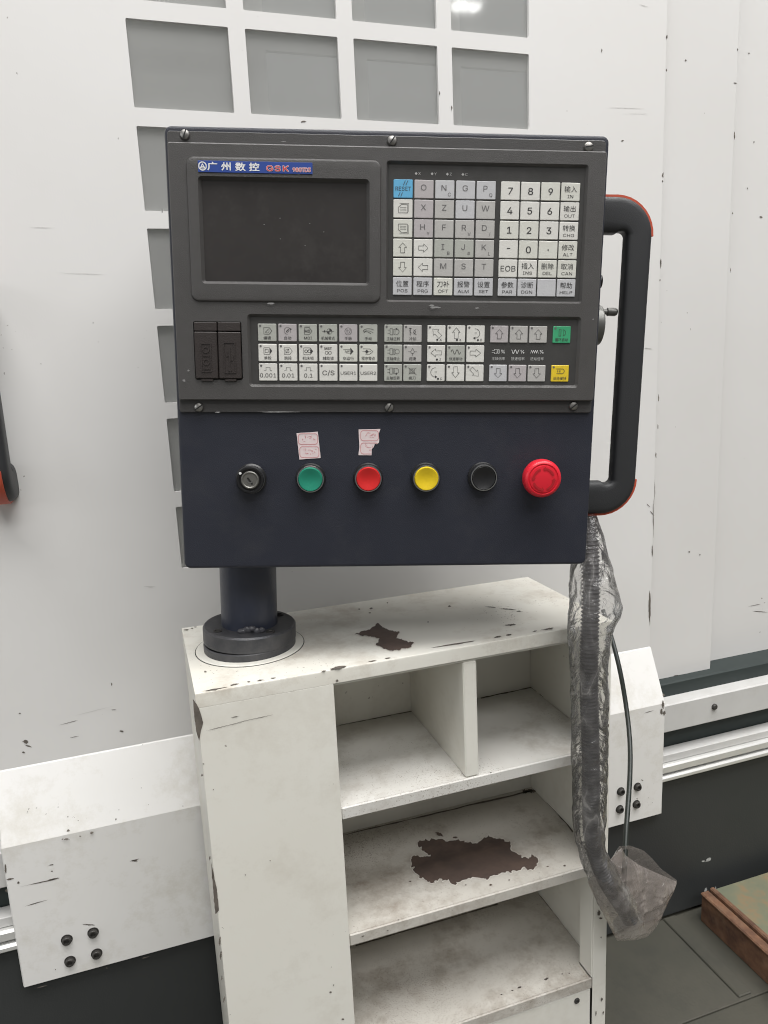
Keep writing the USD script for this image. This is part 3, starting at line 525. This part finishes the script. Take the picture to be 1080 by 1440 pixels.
def letter(t, sub=None): 
    def f(k):
        k.text(t, -1.0 if sub else -.3, 1.4, 5.2, 1.18)
        if sub: k.text(sub, 4.6, -4.6, 3.2, 1.1)
    return f
def num(t): return lambda k: k.text(t, 0, -.3, 6.2, 1.15, .05)
def cn(t, en): 
    def f(k): k.text(t, 0, 2.4, 5.6, 1.05, .02, latin=False); k.text(en, 0, -4.4, 2.9, 1.35)
    return f
def arrow(a): return lambda k: block_arrow(k, 0, 0, 9.5, 8, a, .45)
def page(upw):
    def f(k):
        s = 1 if upw else -1
        k.poly([(-4.5, -4 * s), (4.5, -4 * s), (4.5, 3.8 * s), (-1.5, 3.8 * s), (-4.5, 1.2 * s)], .45)
        for y in (-2, -.4, 1.2): k.line([(-2.8, y * s), (3.2, y * s)], .4)
        k.line([(-3.4, 5 * s), (5.6, 5 * s), (5.6, -3 * s)], .4)
    return f
def reset(k):
    k.text('RESET', 0, 0, 3.6, 1.05, .04)
    for x in (.2, 2.6): k.line([(x, 3.2), (x + 2, 7.6)], .5)
    for x in (-4.6, -2.2): k.line([(x, -7.2), (x + 1.6, -3.4)], .5)
cx = lambda a, b, i, n: a + (b - a) * (i + .5) / n
ROWZ = [(.1752 + .1580) / 2 - .0005 - .01843 * i + .0003 for i in range(6)]
LX = [.0121 + .0206 * i for i in range(5)]; RX = [.1187 + .0202 * i for i in range(4)]
KW, KH, KWR = .0190, .0172, .0190
L_ = [[('key_blue', reset), ('key_mauve', letter('O')), ('key_silver', letter('N', 'C')), ('key_silver', letter('G')), ('key_silver', letter('P', 'Q'))],
      [('key_white', page(1)), ('key_mauve', letter('X')), ('key_grey', letter('Z')), ('key_silver', letter('U')), ('key_grey', letter('W'))],
      [('key_cream', page(0)), ('key_mauve', letter('H', 'Y')), ('key_grey', letter('F')), ('key_grey', letter('R', 'V')), ('key_grey', letter('D', '/'))],
      [('key_cream', arrow(90)), ('key_white', arrow(0)), ('key_sage', letter('I', 'B')), ('key_sage', letter('J', '#')), ('key_grey', letter('K', 'L'))],
      [('key_cream', arrow(-90)), ('key_white', arrow(180)), ('key_grey', letter('M')), ('key_grey', letter('S')), ('key_grey', letter('T'))],
      [('key_silver', cn('位置', 'POS')), ('key_silver', cn('程序', 'PRG')), ('key_cream', cn('刀补', 'OFT')), ('key_silver', cn('报警', 'ALM')), ('key_silver', cn('设置', 'SET'))]]
R_ = [[('key_white', num('7')), ('key_white', num('8')), ('key_cream', num('9')), ('key_cream', cn('输入', 'IN'))],
      [('key_white', num('4')), ('key_white', num('5')), ('key_white', num('6')), ('key_white', cn('输出', 'OUT'))],
      [('key_cream', num('1')), ('key_cream', num('2')), ('key_white', num('3')), ('key_white', cn('转换', 'CHG'))],
      [('key_white', num('-')), ('key_cream', num('0')), ('key_cream', num('.')), ('key_cream', cn('修改', 'ALT'))],
      [('key_white', lambda k: k.text('EOB', 0, -.3, 5.4, 1.1, .03)), ('key_white', cn('插入', 'INS')), ('key_cream', cn('删除', 'DEL')), ('key_cream', cn('取消', 'CAN'))],
      [('key_silver', cn('参数', 'PAR')), ('key_silver', cn('诊断', 'DGN')), ('key_silver', None), ('key_silver', cn('帮助', 'HELP'))]]
for j in range(6):
    for i, (m_, d_) in enumerate(L_[j]): make_key(LX[i], ROWZ[j], KW, KH, m_, d_, 'inkgrey' if (i and j < 5 and m_ != 'key_white') else 'ink')
    for i, (m_, d_) in enumerate(R_[j]): make_key(RX[i], ROWZ[j], KWR, KH, m_, d_)
# axis lamps above the keys
for x, t in ((.0258, 'X'), (.0415, 'Y'), (.0566, 'Z'), (.0720, 'C')):
    k = Ink(10, 5); k.fill([(-2.4, 0), (-1, 1.4), (.4, 0), (-1, -1.4)]); k.text(t, 2.4, 0, 2.4, 1.2)
    obj('axis_mark', affinity_mesh(k.shape(), x, .1808, HF + .0003), M['greyprint'], con)

# lower keypad
def mode(icon, t, latin=False):
    def f(k):
        icon(k)
        if latin: k.text(t, 0, -5.2, 2.7, 1.1)
        else: k.text(t, 0, -5.3, 3.3, 1.05 if len(t) < 4 else .95, .02, latin=False)
    return f
def tag_shape(k, x0=-3.2, x1=4.6, y0=-1.6, y1=5.0, tip=2.6): k.poly([(x0, y1), (x1 - tip, y1), (x1, (y0 + y1) / 2), (x1 - tip, y0), (x0, y0)], .35)
def i_edit(k): tag_shape(k); k.line([(-1.6, .2), (1.6, 3.8)], .5); k.circ(0, 1.6, 2.0, .3, 200, 380)
def i_auto(k): k.circ(0, 1.8, 3.3, .35, -30, 270); k.line([(-1.8, .2), (1.6, 3.6)], .4); k.poly([(-1.4, 1.2), (.6, 3.2), (1.8, 2), (-.2, 0)], .35); k.fill([(2.2, 4.6), (4.4, 3.6), (3.0, 2.4)])
def i_mdi(k): tag_shape(k, -3.4, 4.2); k.text('MD', -.4, 1.7, 2.6, 1.0, .05); k.line([(-3.2, 5.8), (2.4, 5.8)], .35)
def i_home(k): k.circ(1.4, 1.6, 2.6, .35); k.fill([(1.4, 1.6), (1.4, 4.2), (3.4, 3.4), (4.0, 1.6)]); k.fill([(1.4, 1.6), (1.4, -1), (-.6, -.4), (-1.2, 1.6)]); k.line([(-6, 1.6), (6, 1.6)], .4); k.fill([(-4.6, 1.6), (-3, 3), (-3, .2)])
def i_mpg(k): k.circ(0, 1.8, 3.4, .35); k.circ(-1.2, 2.6, .8, .3); k.circ(1.3, 2.6, .8, .3); k.line([(-1.6, .6), (-.4, .0), (.8, .2), (1.8, 1)], .4)
def i_hand(k):
    k.line([(-5.4, 2.6), (-3, 4.0), (-.4, 4.6), (3, 4.2), (5.4, 3.4)], .45); k.line([(-4.6, .2), (-2.8, 1.8), (0, 1.2), (2.6, -.6)], .45); k.line([(-5.4, 2.6), (-4.6, 1.6), (-2.0, 2.6), (1.4, 2.2), (5, .6)], .4)
def i_single(k): tag_shape(k, -3.6, 4.4); k.fill([(2, 5), (4.6, 1.7), (2, -1.6)]); k.poly([(-2.4, 3.2), (.6, 3.2), (.6, .2), (-2.4, .2)], .4)
def i_skip(k): tag_shape(k, -3.6, 4.4); k.poly([(-2, 3.4), (1, 3.4), (1, 0), (-2, 0)], .4); k.line([(-2.2, -.4), (1.2, 3.8)], .35)
def i_mlock(k): tag_shape(k, -4.4, 4.8); k.fill([(2.4, 5), (5, 1.7), (2.4, -1.6)]); k.circ(-2, 1.7, 1.4, .5); k.circ(1.2, 1.7, 1.4, .5); k.line([(-.6, 1.7), (0, 1.7)], .5)
def i_aux(k): k.text('MST', 0, 4.4, 2.4, 1.1, .05); k.circ(-1.7, .2, 1.5, .45); k.circ(1.7, .2, 1.5, .45)
def i_dry(k): k.line([(-5.4, 3.6), (2.2, 3.6), (2.2, 5.2), (5, 1.8), (2.2, -1.4), (2.2, 0), (-2, 0)], .4); k.line([(-3.4, .4), (-2.6, 2.6), (-1.6, .6), (-.4, 2.8), (.4, 1.4), (1.4, 2.6)], .4); k.fill([(2.2, 5.2), (5, 1.8), (2.2, -1.4)])
def i_prog(k): k.line([(-5.4, 4.4), (1.4, 4.4), (4.8, 1.7), (1.4, -1), (-3, -1)], .35); k.line([(-6, 1.7), (-3, 1.7)], .4); k.fill([(-3.4, 1.7), (-1.6, 3.6), (.4, 1.7), (-1.6, -.2)]); k.line([(0, 1.7), (2.6, 1.7)], .4)
def step(t):
    def f(k): k.line([(-4, 1.8), (-2, 1.8), (-2, 4.8), (2, 4.8), (2, 1.8), (4, 1.8)], .4); k.text(t, 0, -3.2, 3.9, 1.12, .01)
    return f
def spin(dirn):
    def f(k):
        k.line([(-6, 3.4), (-3.4, 3.4), (-3.4, 4.8), (-.8, 4.8), (-.8, -1.4), (-3.4, -1.4), (-3.4, .2), (-6, .2)], .4); k.line([(-3.4, 3.4), (-3.4, .2)], .35); k.poly([(.4, 4.4), (1.6, 4.4), (1.6, -1), (.4, -1)], .35)
        if dirn == 0: k.circ(4, 1.8, 2.2, .4)
        else: k.circ(3.2, 1.8, 2.6, .45, -110, 110); k.fill([(2.0, 4.8 if dirn > 0 else -1.2), (3.8, 5.6 if dirn > 0 else -2.2), (3.6, 3.4 if dirn > 0 else .2)])
    return f
def i_cool(k): k.line([(-3.6, 5.2), (-1.4, 5.2)], .8); k.line([(-2.6, 5), (-2.6, -1.6)], .7); k.line([(-3.6, 3), (-1.4, .4)], .35); k.line([(3.6, 4.8), (.4, 1.4), (3.8, -1.2)], .45); k.line([(.8, 4.0), (3.0, 1.8), (1.0, -.8)], .4)
def i_lube(k): k.poly([(0, 5.2), (1.8, 1.8), (1.2, .2), (-1.2, .2), (-1.8, 1.8)], .4); k.line([(-4.4, 2), (-2.2, 1.6)], .4); k.line([(4.4, 2), (2.2, 1.6)], .4); k.line([(0, .2), (0, -2)], .5)
def i_tool(k): k.poly([(-3, 4), (2.4, 4), (2.4, -.6), (-3, -.6)], .4); k.circ(-.3, 1.7, 1.5, .4); k.line([(-4, 5.2), (4, -1.8)], .4); k.line([(2.4, 4), (4.2, 5)], .4); k.line([(-3.6, -1.6), (-2, .4)], .4)
def txt(t, h): return lambda k: k.text(t, 0, -.6, h, 1.2, .02)
def jog(a, t, cx_=0, cy_=.8):
    def f(k):
        block_arrow(k, cx_, cy_, 11, 8, a, .35)
        if t: k.dot(.9, -6.0, 1.0); k.text(t, 4.4, -6.0, 2.3, 1.1)
    return f
def rot(s):
    def f(k):
        k.circ(-.6, .6, 4.6, .45, -95 if s > 0 else 85, 95 if s > 0 else 275); k.fill([(-.6 - s * 2.2, -4.0), (-.6 + s * .2, -2.6), (-.6 + s * .2, -5.4)]); k.line([(-1.2, 1.6), (1, 1.6)], .3); k.line([(-1.2, .2), (1, .2)], .3)
        k.dot(2.4, -6.0, 1.0); k.text('C', 5.6, -6.0, 2.3, 1.1)
    return f
def wave(k, y=1.8, s=1.0, n=2):
    x = np.linspace(-5, 5, 40); k.line([(a, y + 2.2 * s * math.sin(a * n * math.pi / 5)) for a in x], .5)
def i_rapid(k): wave(k); k.text('快速移动', 0, -5.2, 3.3, .95, .02, latin=False)
def i_start(k): k.poly([(-3, 5.2), (-1, 5.2), (-1, -1.4), (-3, -1.4)], .45); k.circ(.6, 1.9, 3.2, .45, -80, 80); k.line([(1.4, 4.4), (1.4, -.8)], .4); k.text('循环启动', 0, -5.2, 3.3, .95, .02, latin=False)
def i_hold(k): k.line([(-4, 4.6), (2, 4.6)], .5); k.circ(2, 2.2, 2.4, .5, -90, 90); k.line([(2, -.2), (-4, -.2)], .5); k.line([(-2.4, 1.2), (-2.4, 3.2)], .9); k.line([(-.2, 1.2), (-.2, 3.2)], .9); k.text('进给保持', 0, -5.2, 3.3, .95, .02, latin=False)
GX = [-.1238 + .02035 * i for i in range(6)] + [.0034, .0231] + [.0474, .0677, .0878] + [.1121, .1324, .1525] + [.1771]
GZ = [.0280, .0082, -.0112]; LW, LH = .0185, .0173
rows = [[('key_sage', mode(i_edit, '编辑')), ('key_mauve', mode(i_auto, '自动')), ('key_sage', mode(i_mdi, 'MDI', True)), ('key_sage', mode(i_home, '机械零点')), ('key_mauve', mode(i_mpg, '手脉')), ('key_sage', mode(i_hand, '手动')), ('key_sage', mode(spin(1), '主轴正转')), ('key_grey', mode(i_cool, '冷却')),
         ('key_white', jog(135, 'X')), ('key_white', jog(90, 'X')), ('key_white', rot(1)), ('key_mauve', arrow(90)), ('key_grey', arrow(90)), ('key_grey', arrow(90)), ('key_green', i_start)],
        [('key_white', mode(i_single, '单段')), ('key_white', mode(i_skip, '跳段')), ('key_white', mode(i_mlock, '机床锁')), ('key_white', mode(i_aux, '辅助锁')), ('key_cream', mode(i_dry, '空运行')), ('key_cream', mode(i_prog, '程序零点')), ('key_sage', mode(spin(0), '主轴停止')), ('key_grey', mode(i_lube, '润滑')),
         ('key_white', jog(180, 'Z')), ('key_sage', i_rapid), ('key_white', jog(0, None)), None, None, None, None],
        [('key_white', step('0.001')), ('key_white', step('0.01')), ('key_white', step('0.1')), ('key_white', txt('C/S', 4.6)), ('key_white', txt('USER1', 3.1)), ('key_white', txt('USER2', 3.1)), ('key_sage', mode(spin(-1), '主轴反转')), ('key_sage', mode(i_tool, '换刀')),
         ('key_white', rot(-1)), ('key_white', jog(-90, None)), ('key_white', jog(-45, None)), ('key_silver', arrow(-90)), ('key_mauve', arrow(-90)), ('key_grey', arrow(-90)), ('key_yellow', i_hold)]]
for j, row in enumerate(rows):
    for i, c in enumerate(row):
        if c: make_key(GX[i], GZ[j], LW, LH if i < 8 else LH - .0003, c[0], c[1], 'ink', led=True)
for x, t, ic in ((GX[11], '主轴倍率', 0), (GX[12], '快速倍率', 1), (GX[13], '进给倍率', 2)):
    k = Ink(19, 14)
    if ic == 0: k.line([(-7, 3.6), (-4.4, 3.6), (-4.4, 4.8), (-1.6, 4.8), (-1.6, .2), (-4.4, .2), (-4.4, 1.6), (-7, 1.6)], .4); k.poly([(-.6, 4.2), (.8, 4.2), (.8, .8), (-.6, .8)], .4)
    elif ic == 1: x_ = np.linspace(-7, 1, 40); k.line([(a, 2.4 + 1.9 * math.sin(a * 1.6)) for a in x_], .5)
    else: k.line([(-7 + i * 1.0, 4.2 if i % 2 else .8) for i in range(9)], .4)
    k.text('%', 4.6, 2.4, 3.4, 1.1); g1 = k.shape(); obj('printed_symbol', affinity_mesh(g1, x, GZ[1], HF + .0003), M['white'], con)
    k = Ink(19, 14); k.text(t, 0, -4.6, 3.2, 1.0, latin=False); obj('printed_caption', affinity_mesh(k.shape(), x, GZ[1], HF + .0003), M['greyprint'], con)

# maker's plate
lg = obj('name_plate', loft(-.1853, -.0761, .1766, .1872, .0005, [(0, H1 + .0022), (.0001, H1 + .0030), (.0003, H1 + .0032)], True, 2), M['logo_blue'], con)
k = Ink(66, 10.6); k.circ(-28.0, .2, 3.6, 1.0); k.poly([(-30, -1.6), (-28, 2.2), (-26, -1.6)], .8); k.line([(-29, -.2), (-26.6, -.2)], .7)
for i, ch in enumerate('广州数控'): k.text(ch, -18.6 + i * 13.2, .2, 7.0, 1.3, .14, latin=False)
obj('plate_text', affinity_mesh(k.shape(), -.1528, .1819, H1 + .0034), M['white'], lg)
k = Ink(44, 10)
for i, ch in enumerate('GSK'): k.text(ch, -18.6 + i * 7.6, -.1, 4.8, 1.45, .05)
for i, ch in enumerate('980TD3'): k.text(ch, 4.6 + i * 2.95, -.9, 3.6, 1.0, .02)
g = k.shape()
obj('plate_text', affinity_mesh(g.buffer(.00032).simplify(.00005), -.0985, .1813, H1 + .0034), M['white'], lg); obj('plate_text', affinity_mesh(g, -.0985, .1813, H1 + .0037), M['logo_red'], lg)

# port covers
obj('port_recess', loft(rec_u[0] + .0004, rec_u[1] - .0004, rec_u[2] + .0004, rec_u[3] - .0004, .001, [(0, H1 - .0042), (.0001, H1 - .0040)], True), M['gap'], con)
for x0, x1 in ((-.1957, -.1732), (-.1724, -.1499)):
    cv = obj('port_cover', cat([loft(x0, x1, -.0178, .0280, .001, [(0, H1 - .004), (0, H1 + .0016), (.0008, H1 + .0024)], True, 3), loft(x0, x1, .0288, .0374, .001, [(0, H1 - .004), (0, H1 + .0004), (.0006, H1 + .0010)], True, 3), loft((x0 + x1) / 2 - .006, (x0 + x1) / 2 + .006, -.0206, -.0180, .001, [(0, H1 - .001), (0, H1 + .0012), (.0005, H1 + .0018)], True, 3)]), M['usb'], con)
    mid = (x0 + x1) / 2
    if x0 < -.18:
        em = sbox(mid - .0052, -.0115, mid + .0052, .0170).difference(sbox(mid - .0042, -.0105, mid + .0042, .0160)); parts = [em, Point(mid, .0105).buffer(.0033).difference(Point(mid, .0105).buffer(.0022)), Point(mid, -.0015).buffer(.0033).difference(Point(mid, -.0015).buffer(.0022)), sbox(mid - .0034, .0040, mid + .0034, .0050), sbox(mid - .0034, -.0088, mid + .0034, -.0078)]
    else:
        parts = [sbox(mid - .0058, -.0125, mid + .0058, .0180).difference(sbox(mid - .0050, -.0117, mid + .0050, .0172)), sbox(mid - .0006, -.009, mid + .0006, .013), Point(mid, -.009).buffer(.0018), sbox(mid - .0034, .004, mid, .005), sbox(mid - .0034, .004, mid - .0025, .008), sbox(mid, .000, mid + .0034, .001), sbox(mid + .0025, .000, mid + .0034, .005)]
    obj('embossed_mark', extr(union_all(parts), H1 + .0022, H1 + .0030), M['usb'], cv)

# push buttons
def ring(x, z, label):
    b = obj('push_button', lathe([(.0158, -.0003), (.0158, .0022), (.0148, .0034), (.0140, .0036), (.0140, .0090)], x, z, 40), M['black'], con, smooth=30, label=label)
    obj('bezel_ring', lathe([(.0140, .0086), (.0142, .0094), (.0138, .0106), (.0129, .0106), (.0127, .0086)], x, z, 40), M['chrome'], b, smooth=30)
    return b
for x, z, m_, la in ((-.0824, -.1205, 'btn_green', 'green push button'), (-.0221, -.1203, 'btn_red', 'flat red push button'), (.0388, -.1202, 'btn_yellow', 'yellow push button'), (.0998, -.1198, 'black', 'black push button')):
    b = ring(x, z, la); obj('button_cap', lathe([(.0127, .0060), (.0127, .0118), (.0118, .0130), (.0100, .0128), (.006, .0116), (0, .0112)] if m_ != 'black' else [(.0127, .0060), (.0127, .0096), (.0118, .0104), (.0100, .0098), (.006, .0084), (0, .0080)], x, z, 40), M[m_], b, smooth=40)
kx, kz = -.1444, -.1208
ks = obj('key_switch', lathe([(.0158, -.0003), (.0158, .0022), (.0146, .0034), (.0143, .0036), (.0143, .0112), (.0134, .0126), (.0118, .0126), (.0105, .0112), (.0092, .0112)], kx, kz, 40), M['black'], con, smooth=30)
obj('bezel_ring', lathe([(.0146, .0080), (.0148, .0092), (.0145, .0100), (.0141, .0100)], kx, kz, 40), M['chrome'], ks, smooth=30)
obj('lock_barrel', lathe([(.0092, .0105), (.0092, .0130), (.0085, .0138), (.0078, .0138), (.0070, .0132), (0, .0132)], kx, kz, 36), plain('lock_metal', (.20, .195, .18), .4, metal=.6, var=.6, vscale=300), ks, smooth=30)
obj('key_slot', sheet(affinity.translate(affinity.rotate(sbox(-.0009, -.0052, .0009, .0034), 35), kx, kz), .0134), M['gap'], ks)
obj('slot_edge', sheet(affinity.translate(Point(0, 0).buffer(.0032).difference(Point(0, 0).buffer(.0022)).intersection(sbox(-.004, -.004, .004, -.0004)), kx, kz), .0135), M['chrome'], ks)
obj('position_dot', sheet(Point(kx - .0098, kz + .0072).buffer(.0014, 6), .0129), M['white'], ks)
ex, ez = .1592, -.1192
es = obj('emergency_stop', cat([lathe([(.0150, -.0003), (.0150, .003), (.0145, .004), (.0125, .004), (.0125, .012)], ex, ez, 40)]), M['black'], con, smooth=30)
obj('mushroom_head', lathe([(.0130, .0100), (.0185, .0115), (.0200, .0150), (.0201, .0200), (.0192, .0236), (.0176, .0252), (.0160, .0256), (.0154, .0248), (.0146, .0248), (.0140, .0258), (.0070, .0264), (0, .0266)], ex, ez, 56), M['estop'], es, smooth=50)
arcs = [LineString([(ex + .0108 * math.cos(a), ez + .0108 * math.sin(a)) for a in np.radians(np.linspace(s, s + 62, 14))]).buffer(.0011, cap_style=2) for s in (20, 110, 200, 290)]
arcs += [Polygon([(ex + .0108 * math.cos(a) + .0026 * math.cos(a + t), ez + .0108 * math.sin(a) + .0026 * math.sin(a + t)) for t in (0, math.pi, math.pi / 2)]) for a in np.radians([82, 172, 262, 352])]
obj('arrow_marks', sheet(union_all(arcs), .0268), M['estop_mark'], es)

# paper stickers
def sticker(pts, h, lab, frames, seed):
    s = obj('sticker', sheet(Polygon(pts), h), M['sticker'], con, label=lab); P = Polygon(pts); c = np.mean(pts, 0); r2 = np.random.default_rng(seed); ink = []
    for (x0, x1, z0, z1) in frames:
        g = Polygon(rr(x0, x1, z0, z1, .003, 4)); ink.append(g.difference(g.buffer(-.0005)))
        for kk in range(5):
            xx = x0 + .0035 + (x1 - x0 - .007) * (kk + .2) / 5
            for _ in range(3):
                a = xx + r2.uniform(0, .0022); b = z0 + .0025 + r2.uniform(0, z1 - z0 - .005); w, h_ = (r2.uniform(.0010, .0024), .00035) if r2.random() < .6 else (.00035, r2.uniform(.0010, .0030)); ink.append(sbox(a, b, a + w, b + h_))
    obj('sticker_print', sheet(union_all(ink).intersection(P.buffer(-.0003)), h + .0002), M['sticker_ink'], s)
sticker([(-.0965, -.0734), (-.0744, -.0719), (-.0717, -.0994), (-.0940, -.1009)], .0005, 'pink and white paper sticker above the green button', [(-.0950, -.0745, -.0852, -.0738), (-.0936, -.0733, -.0990, -.0872)], 3)
sticker([(-.0319, -.0695), (-.0091, -.0690), (-.0098, -.0712), (-.0108, -.0740), (-.0104, -.0800), (-.0105, -.0831), (-.0125, -.0850), (-.0148, -.0848), (-.0160, -.0880), (-.0180, -.0900), (-.0184, -.0966), (-.0322, -.0965), (-.0312, -.0880), (-.0316, -.0800)], .0005, 'torn pink and white paper sticker above the red button', [(-.0300, -.0110, -.0815, -.0705), (-.0300, -.0110, -.0955, -.0835)], 4)

# handle, handwheel and selector on the right side
d_handle(con, .344,   .0680, .0275, .022, lambda u, w, t: np.array([BXH - .001 + u, .040 + t, .0022 + w]))
hw = obj('handwheel', turn([(.012, 0), (.012, .006), (.0215, .006), (.0225, .008), (.0225, .018), (.0215, .020), (.016, .021), (.006, .023), (0, .023)], BXH - .0005, .060, .0415, 40, (1, 0, 0)), M['knurl'], con, smooth=30)
obj('crank_knob', turn([(.003, 0), (.003, .006), (.0045, .007), (.0045, .016), (.003, .018), (0, .018)], BXH + .020, .056, .0560, 16, (1, 0, 0)), M['knurl'], hw, smooth=30)
obj('selector_knob', turn([(.008, 0), (.008, .016), (.0072, .0178), (0, .018)], BXH - .0005, .055, .0880, 24, (1, 0, 0)), M['black'], con, smooth=30)
# column and flange
COLX, COLY, ZB = -.1609, .0799, -.3355
obj('column', turn([(.0330, .010), (.0330, -BZ0 * 0 + (BZ0 - ZB) + .002)], COLX, COLY, ZB, 64), M['column'], con, smooth=30)
fl = obj('column_flange', turn([(.0520, .0095), (.0545, .0105), (.0548, .0115), (.0548, .0270), (.0530, .0290), (.0325, .0290)], COLX, COLY, ZB, 64), M['flange'], con, smooth=30)
for a in (40, 130, 220, 310):
    obj('flange_bolt', turn([(.0052, 0), (.0052, .0012), (.0035, .0014), (.0030, .0002), (0, .0002)], COLX + .0435 * math.cos(math.radians(a)), COLY + .0435 * math.sin(math.radians(a)), ZB + .0288, 14), M['bolt'], fl)
gl = [trimesh.creation.icosphere(2, 1.0) for _ in range(5)]
for i, g in enumerate(gl):
    g.vertices = g.vertices * (1 + .5 * (meshkit.fbm(g.vertices * 2 + i * 7, 3, i)[:, None] - .5)) * np.array([.006 - i * .0006, .003, .0035 + .001 * (i % 2)]) + np.array([COLX - .004 + i * .0055, COLY - .0345, ZB + .0305 + .0015 * (i % 3)])
obj('sealant_lump', cat(gl), M['goo'], fl, smooth=True)

# ================================================================== corrugated hose, plastic wrap, cable
W = lambda a, d, b: Tc + Rc @ np.array([a, d, b])
hp = [W(.236, .070, -.150), W(.239, .060, -.190), hit(831, 815, (0, .722, 0), (0, 1, 0)), hit(829, 900, (0, .712, 0), (0, 1, 0)), hit(829, 1000, (0, .712, 0), (0, 1, 0)), hit(831, 1100, (0, .714, 0), (0, 1, 0)), hit(834, 1180, (0, .716, 0), (0, 1, 0)), hit(852, 1237, (0, .716, 0), (0, 1, 0)), hit(874, 1272, (0, .716, 0), (0, 1, 0)), hit(886, 1292, (0, .716, 0), (0, 1, 0))]
p, L = spline(hp, 900); s = np.linspace(0, L, 900)
obj('corrugated_hose', tube(p, .0100 + .0011 * np.sin(s * 2 * math.pi / .0046), 20), M['hose'], smooth=True, label='black corrugated hose hanging from the console inside a clear plastic wrap', category='hose')
wrap = thing('plastic_wrap', 'crumpled clear plastic film wrapped round the hanging hose, open bag at its foot', 'plastic film')
wp = [W(.238, .055, -.168), hit(830, 765, (0, .722, 0), (0, 1, 0)), hit(831, 800, (0, .718, 0), (0, 1, 0)), hit(832, 840, (0, .712, 0), (0, 1, 0)), hit(829, 880, (0, .708, 0), (0, 1, 0)), hit(828, 940, (0, .708, 0), (0, 1, 0)), hit(829, 1000, (0, .708, 0), (0, 1, 0)), hit(829, 1060, (0, .709, 0), (0, 1, 0)), hit(830, 1110, (0, .710, 0), (0, 1, 0)), hit(828, 1160, (0, .712, 0), (0, 1, 0)), hit(836, 1205, (0, .714, 0), (0, 1, 0)), hit(852, 1240, (0, .715, 0), (0, 1, 0)), hit(872, 1278, (0, .716, 0), (0, 1, 0)), hit(884, 1300, (0, .716, 0), (0, 1, 0))]
n, ns = 300, 84; p, L = spline(wp, n); t = np.linspace(0, 1, n)
rad = np.interp(t, [0, .06, .12, .19, .25, .33, .45, .6, .68, .76, .83, .9, 1], [.006, .015, .023, .0245, .0225, .021, .0205, .0200, .0185, .0160, .0185, .022, .020])
ang = np.arange(ns) * 2 * math.pi / ns
q = np.stack(np.broadcast_arrays(np.cos(ang)[None] * 1.3, np.sin(ang)[None] * 1.3, (t * L)[:, None] * 36), -1)
cr = meshkit.fbm(q, 3, 3) - .5; rid = 1 - np.abs(meshkit.noise(q * np.array([2.4, 2.4, 1.5]) + 9, 4) * 2 - 1)
rid2 = 1 - np.abs(meshkit.noise(q * np.array([5, 5, 2.2]) + 31, 6) * 2 - 1)
shape = rad[:, None] * (1 + .22 * cr + .10 * (rid - .5) + .06 * (rid2 - .5)); shape = np.maximum(shape, np.minimum(.0118, rad[:, None] * .98))
bulge = np.exp(-((t - .20) / .05) ** 2)[:, None] * np.maximum(0, np.cos(ang))[None] ** 2; shape = shape + .012 * bulge
side = tube(p, rad, ns, False, shape)
obj('film_sleeve', side, M['wrap'], wrap, smooth=True)
# the open bag at the foot: two crumpled sheets
bo = [(856, 1212), (862, 1205), (871, 1190), (886, 1189), (905, 1196), (916, 1206), (930, 1222), (952, 1238), (948, 1250), (930, 1290), (918, 1310), (905, 1319), (890, 1323), (868, 1323), (858, 1305), (846, 1280), (834, 1258), (826, 1240), (840, 1225)]
fo = [(856, 1212), (866, 1200), (874, 1192), (880, 1203), (898, 1216), (920, 1226), (952, 1240), (948, 1250), (930, 1290), (918, 1310), (905, 1319), (890, 1323), (868, 1323), (858, 1305), (846, 1280), (834, 1258), (826, 1240), (840, 1225)]
def bag_sheet(out, y, sgn, seed):
    W_ = np.array([hit(u, v, (0, y, 0), (0, 1, 0)) for u, v in out]); pg = Polygon(W_[:, [0, 2]]).buffer(0)
    v, f = trimesh.creation.triangulate_polygon(pg, engine='earcut'); me = trimesh.Trimesh(np.c_[v, np.zeros(len(v))], f)
    v, f = trimesh.remesh.subdivide_to_size(me.vertices, me.faces, .0022); me = trimesh.Trimesh(v, f, process=True); v = me.vertices
    from shapely import points, distance
    dist = distance(points(v[:, :2]), pg.exterior); puff = 1 - np.exp(-dist / .010)
    qq = np.c_[v[:, 0], v[:, 1], np.full(len(v), seed * .3)]
    r1 = 1 - np.abs(meshkit.noise(qq * 55, seed) * 2 - 1); r2 = 1 - np.abs(meshkit.noise(qq * np.array([90, 150, 1]) + 7, seed + 1) * 2 - 1)
    y_ = y + sgn * (.010 * puff + puff * (.007 * (r1 - .5) + .0025 * (r2 - .5)))
    return trimesh.Trimesh(np.c_[v[:, 0], y_, v[:, 1]], me.faces, process=False)
obj('bag_back', bag_sheet(bo, .718, 1, 3), M['bag'], wrap, smooth=True)
obj('bag_front', bag_sheet(fo, .7165, -1, 5), M['bag'], wrap, smooth=True)
cp = [hit(848, 858, (0, .95, 0), (0, 1, 0)), hit(858, 890, (0, .92, 0), (0, 1, 0)), hit(870, 935, (0, .885, 0), (0, 1, 0)), hit(880, 990, (0, .86, 0), (0, 1, 0)), hit(886, 1050, (0, .82, 0), (0, 1, 0)), hit(884, 1120, (0, .77, 0), (0, 1, 0)), hit(880, 1180, (0, .735, 0), (0, 1, 0)), hit(878, 1225, (0, .717, 0), (0, 1, 0)), hit(872, 1275, (0, .716, 0), (0, 1, 0))]
p, L = spline(cp, 90); obj('cable', tube(p, .0034, 12), M['cable'], smooth=True, label='thin black cable hanging beside the cabinet into the plastic bag', category='cable')
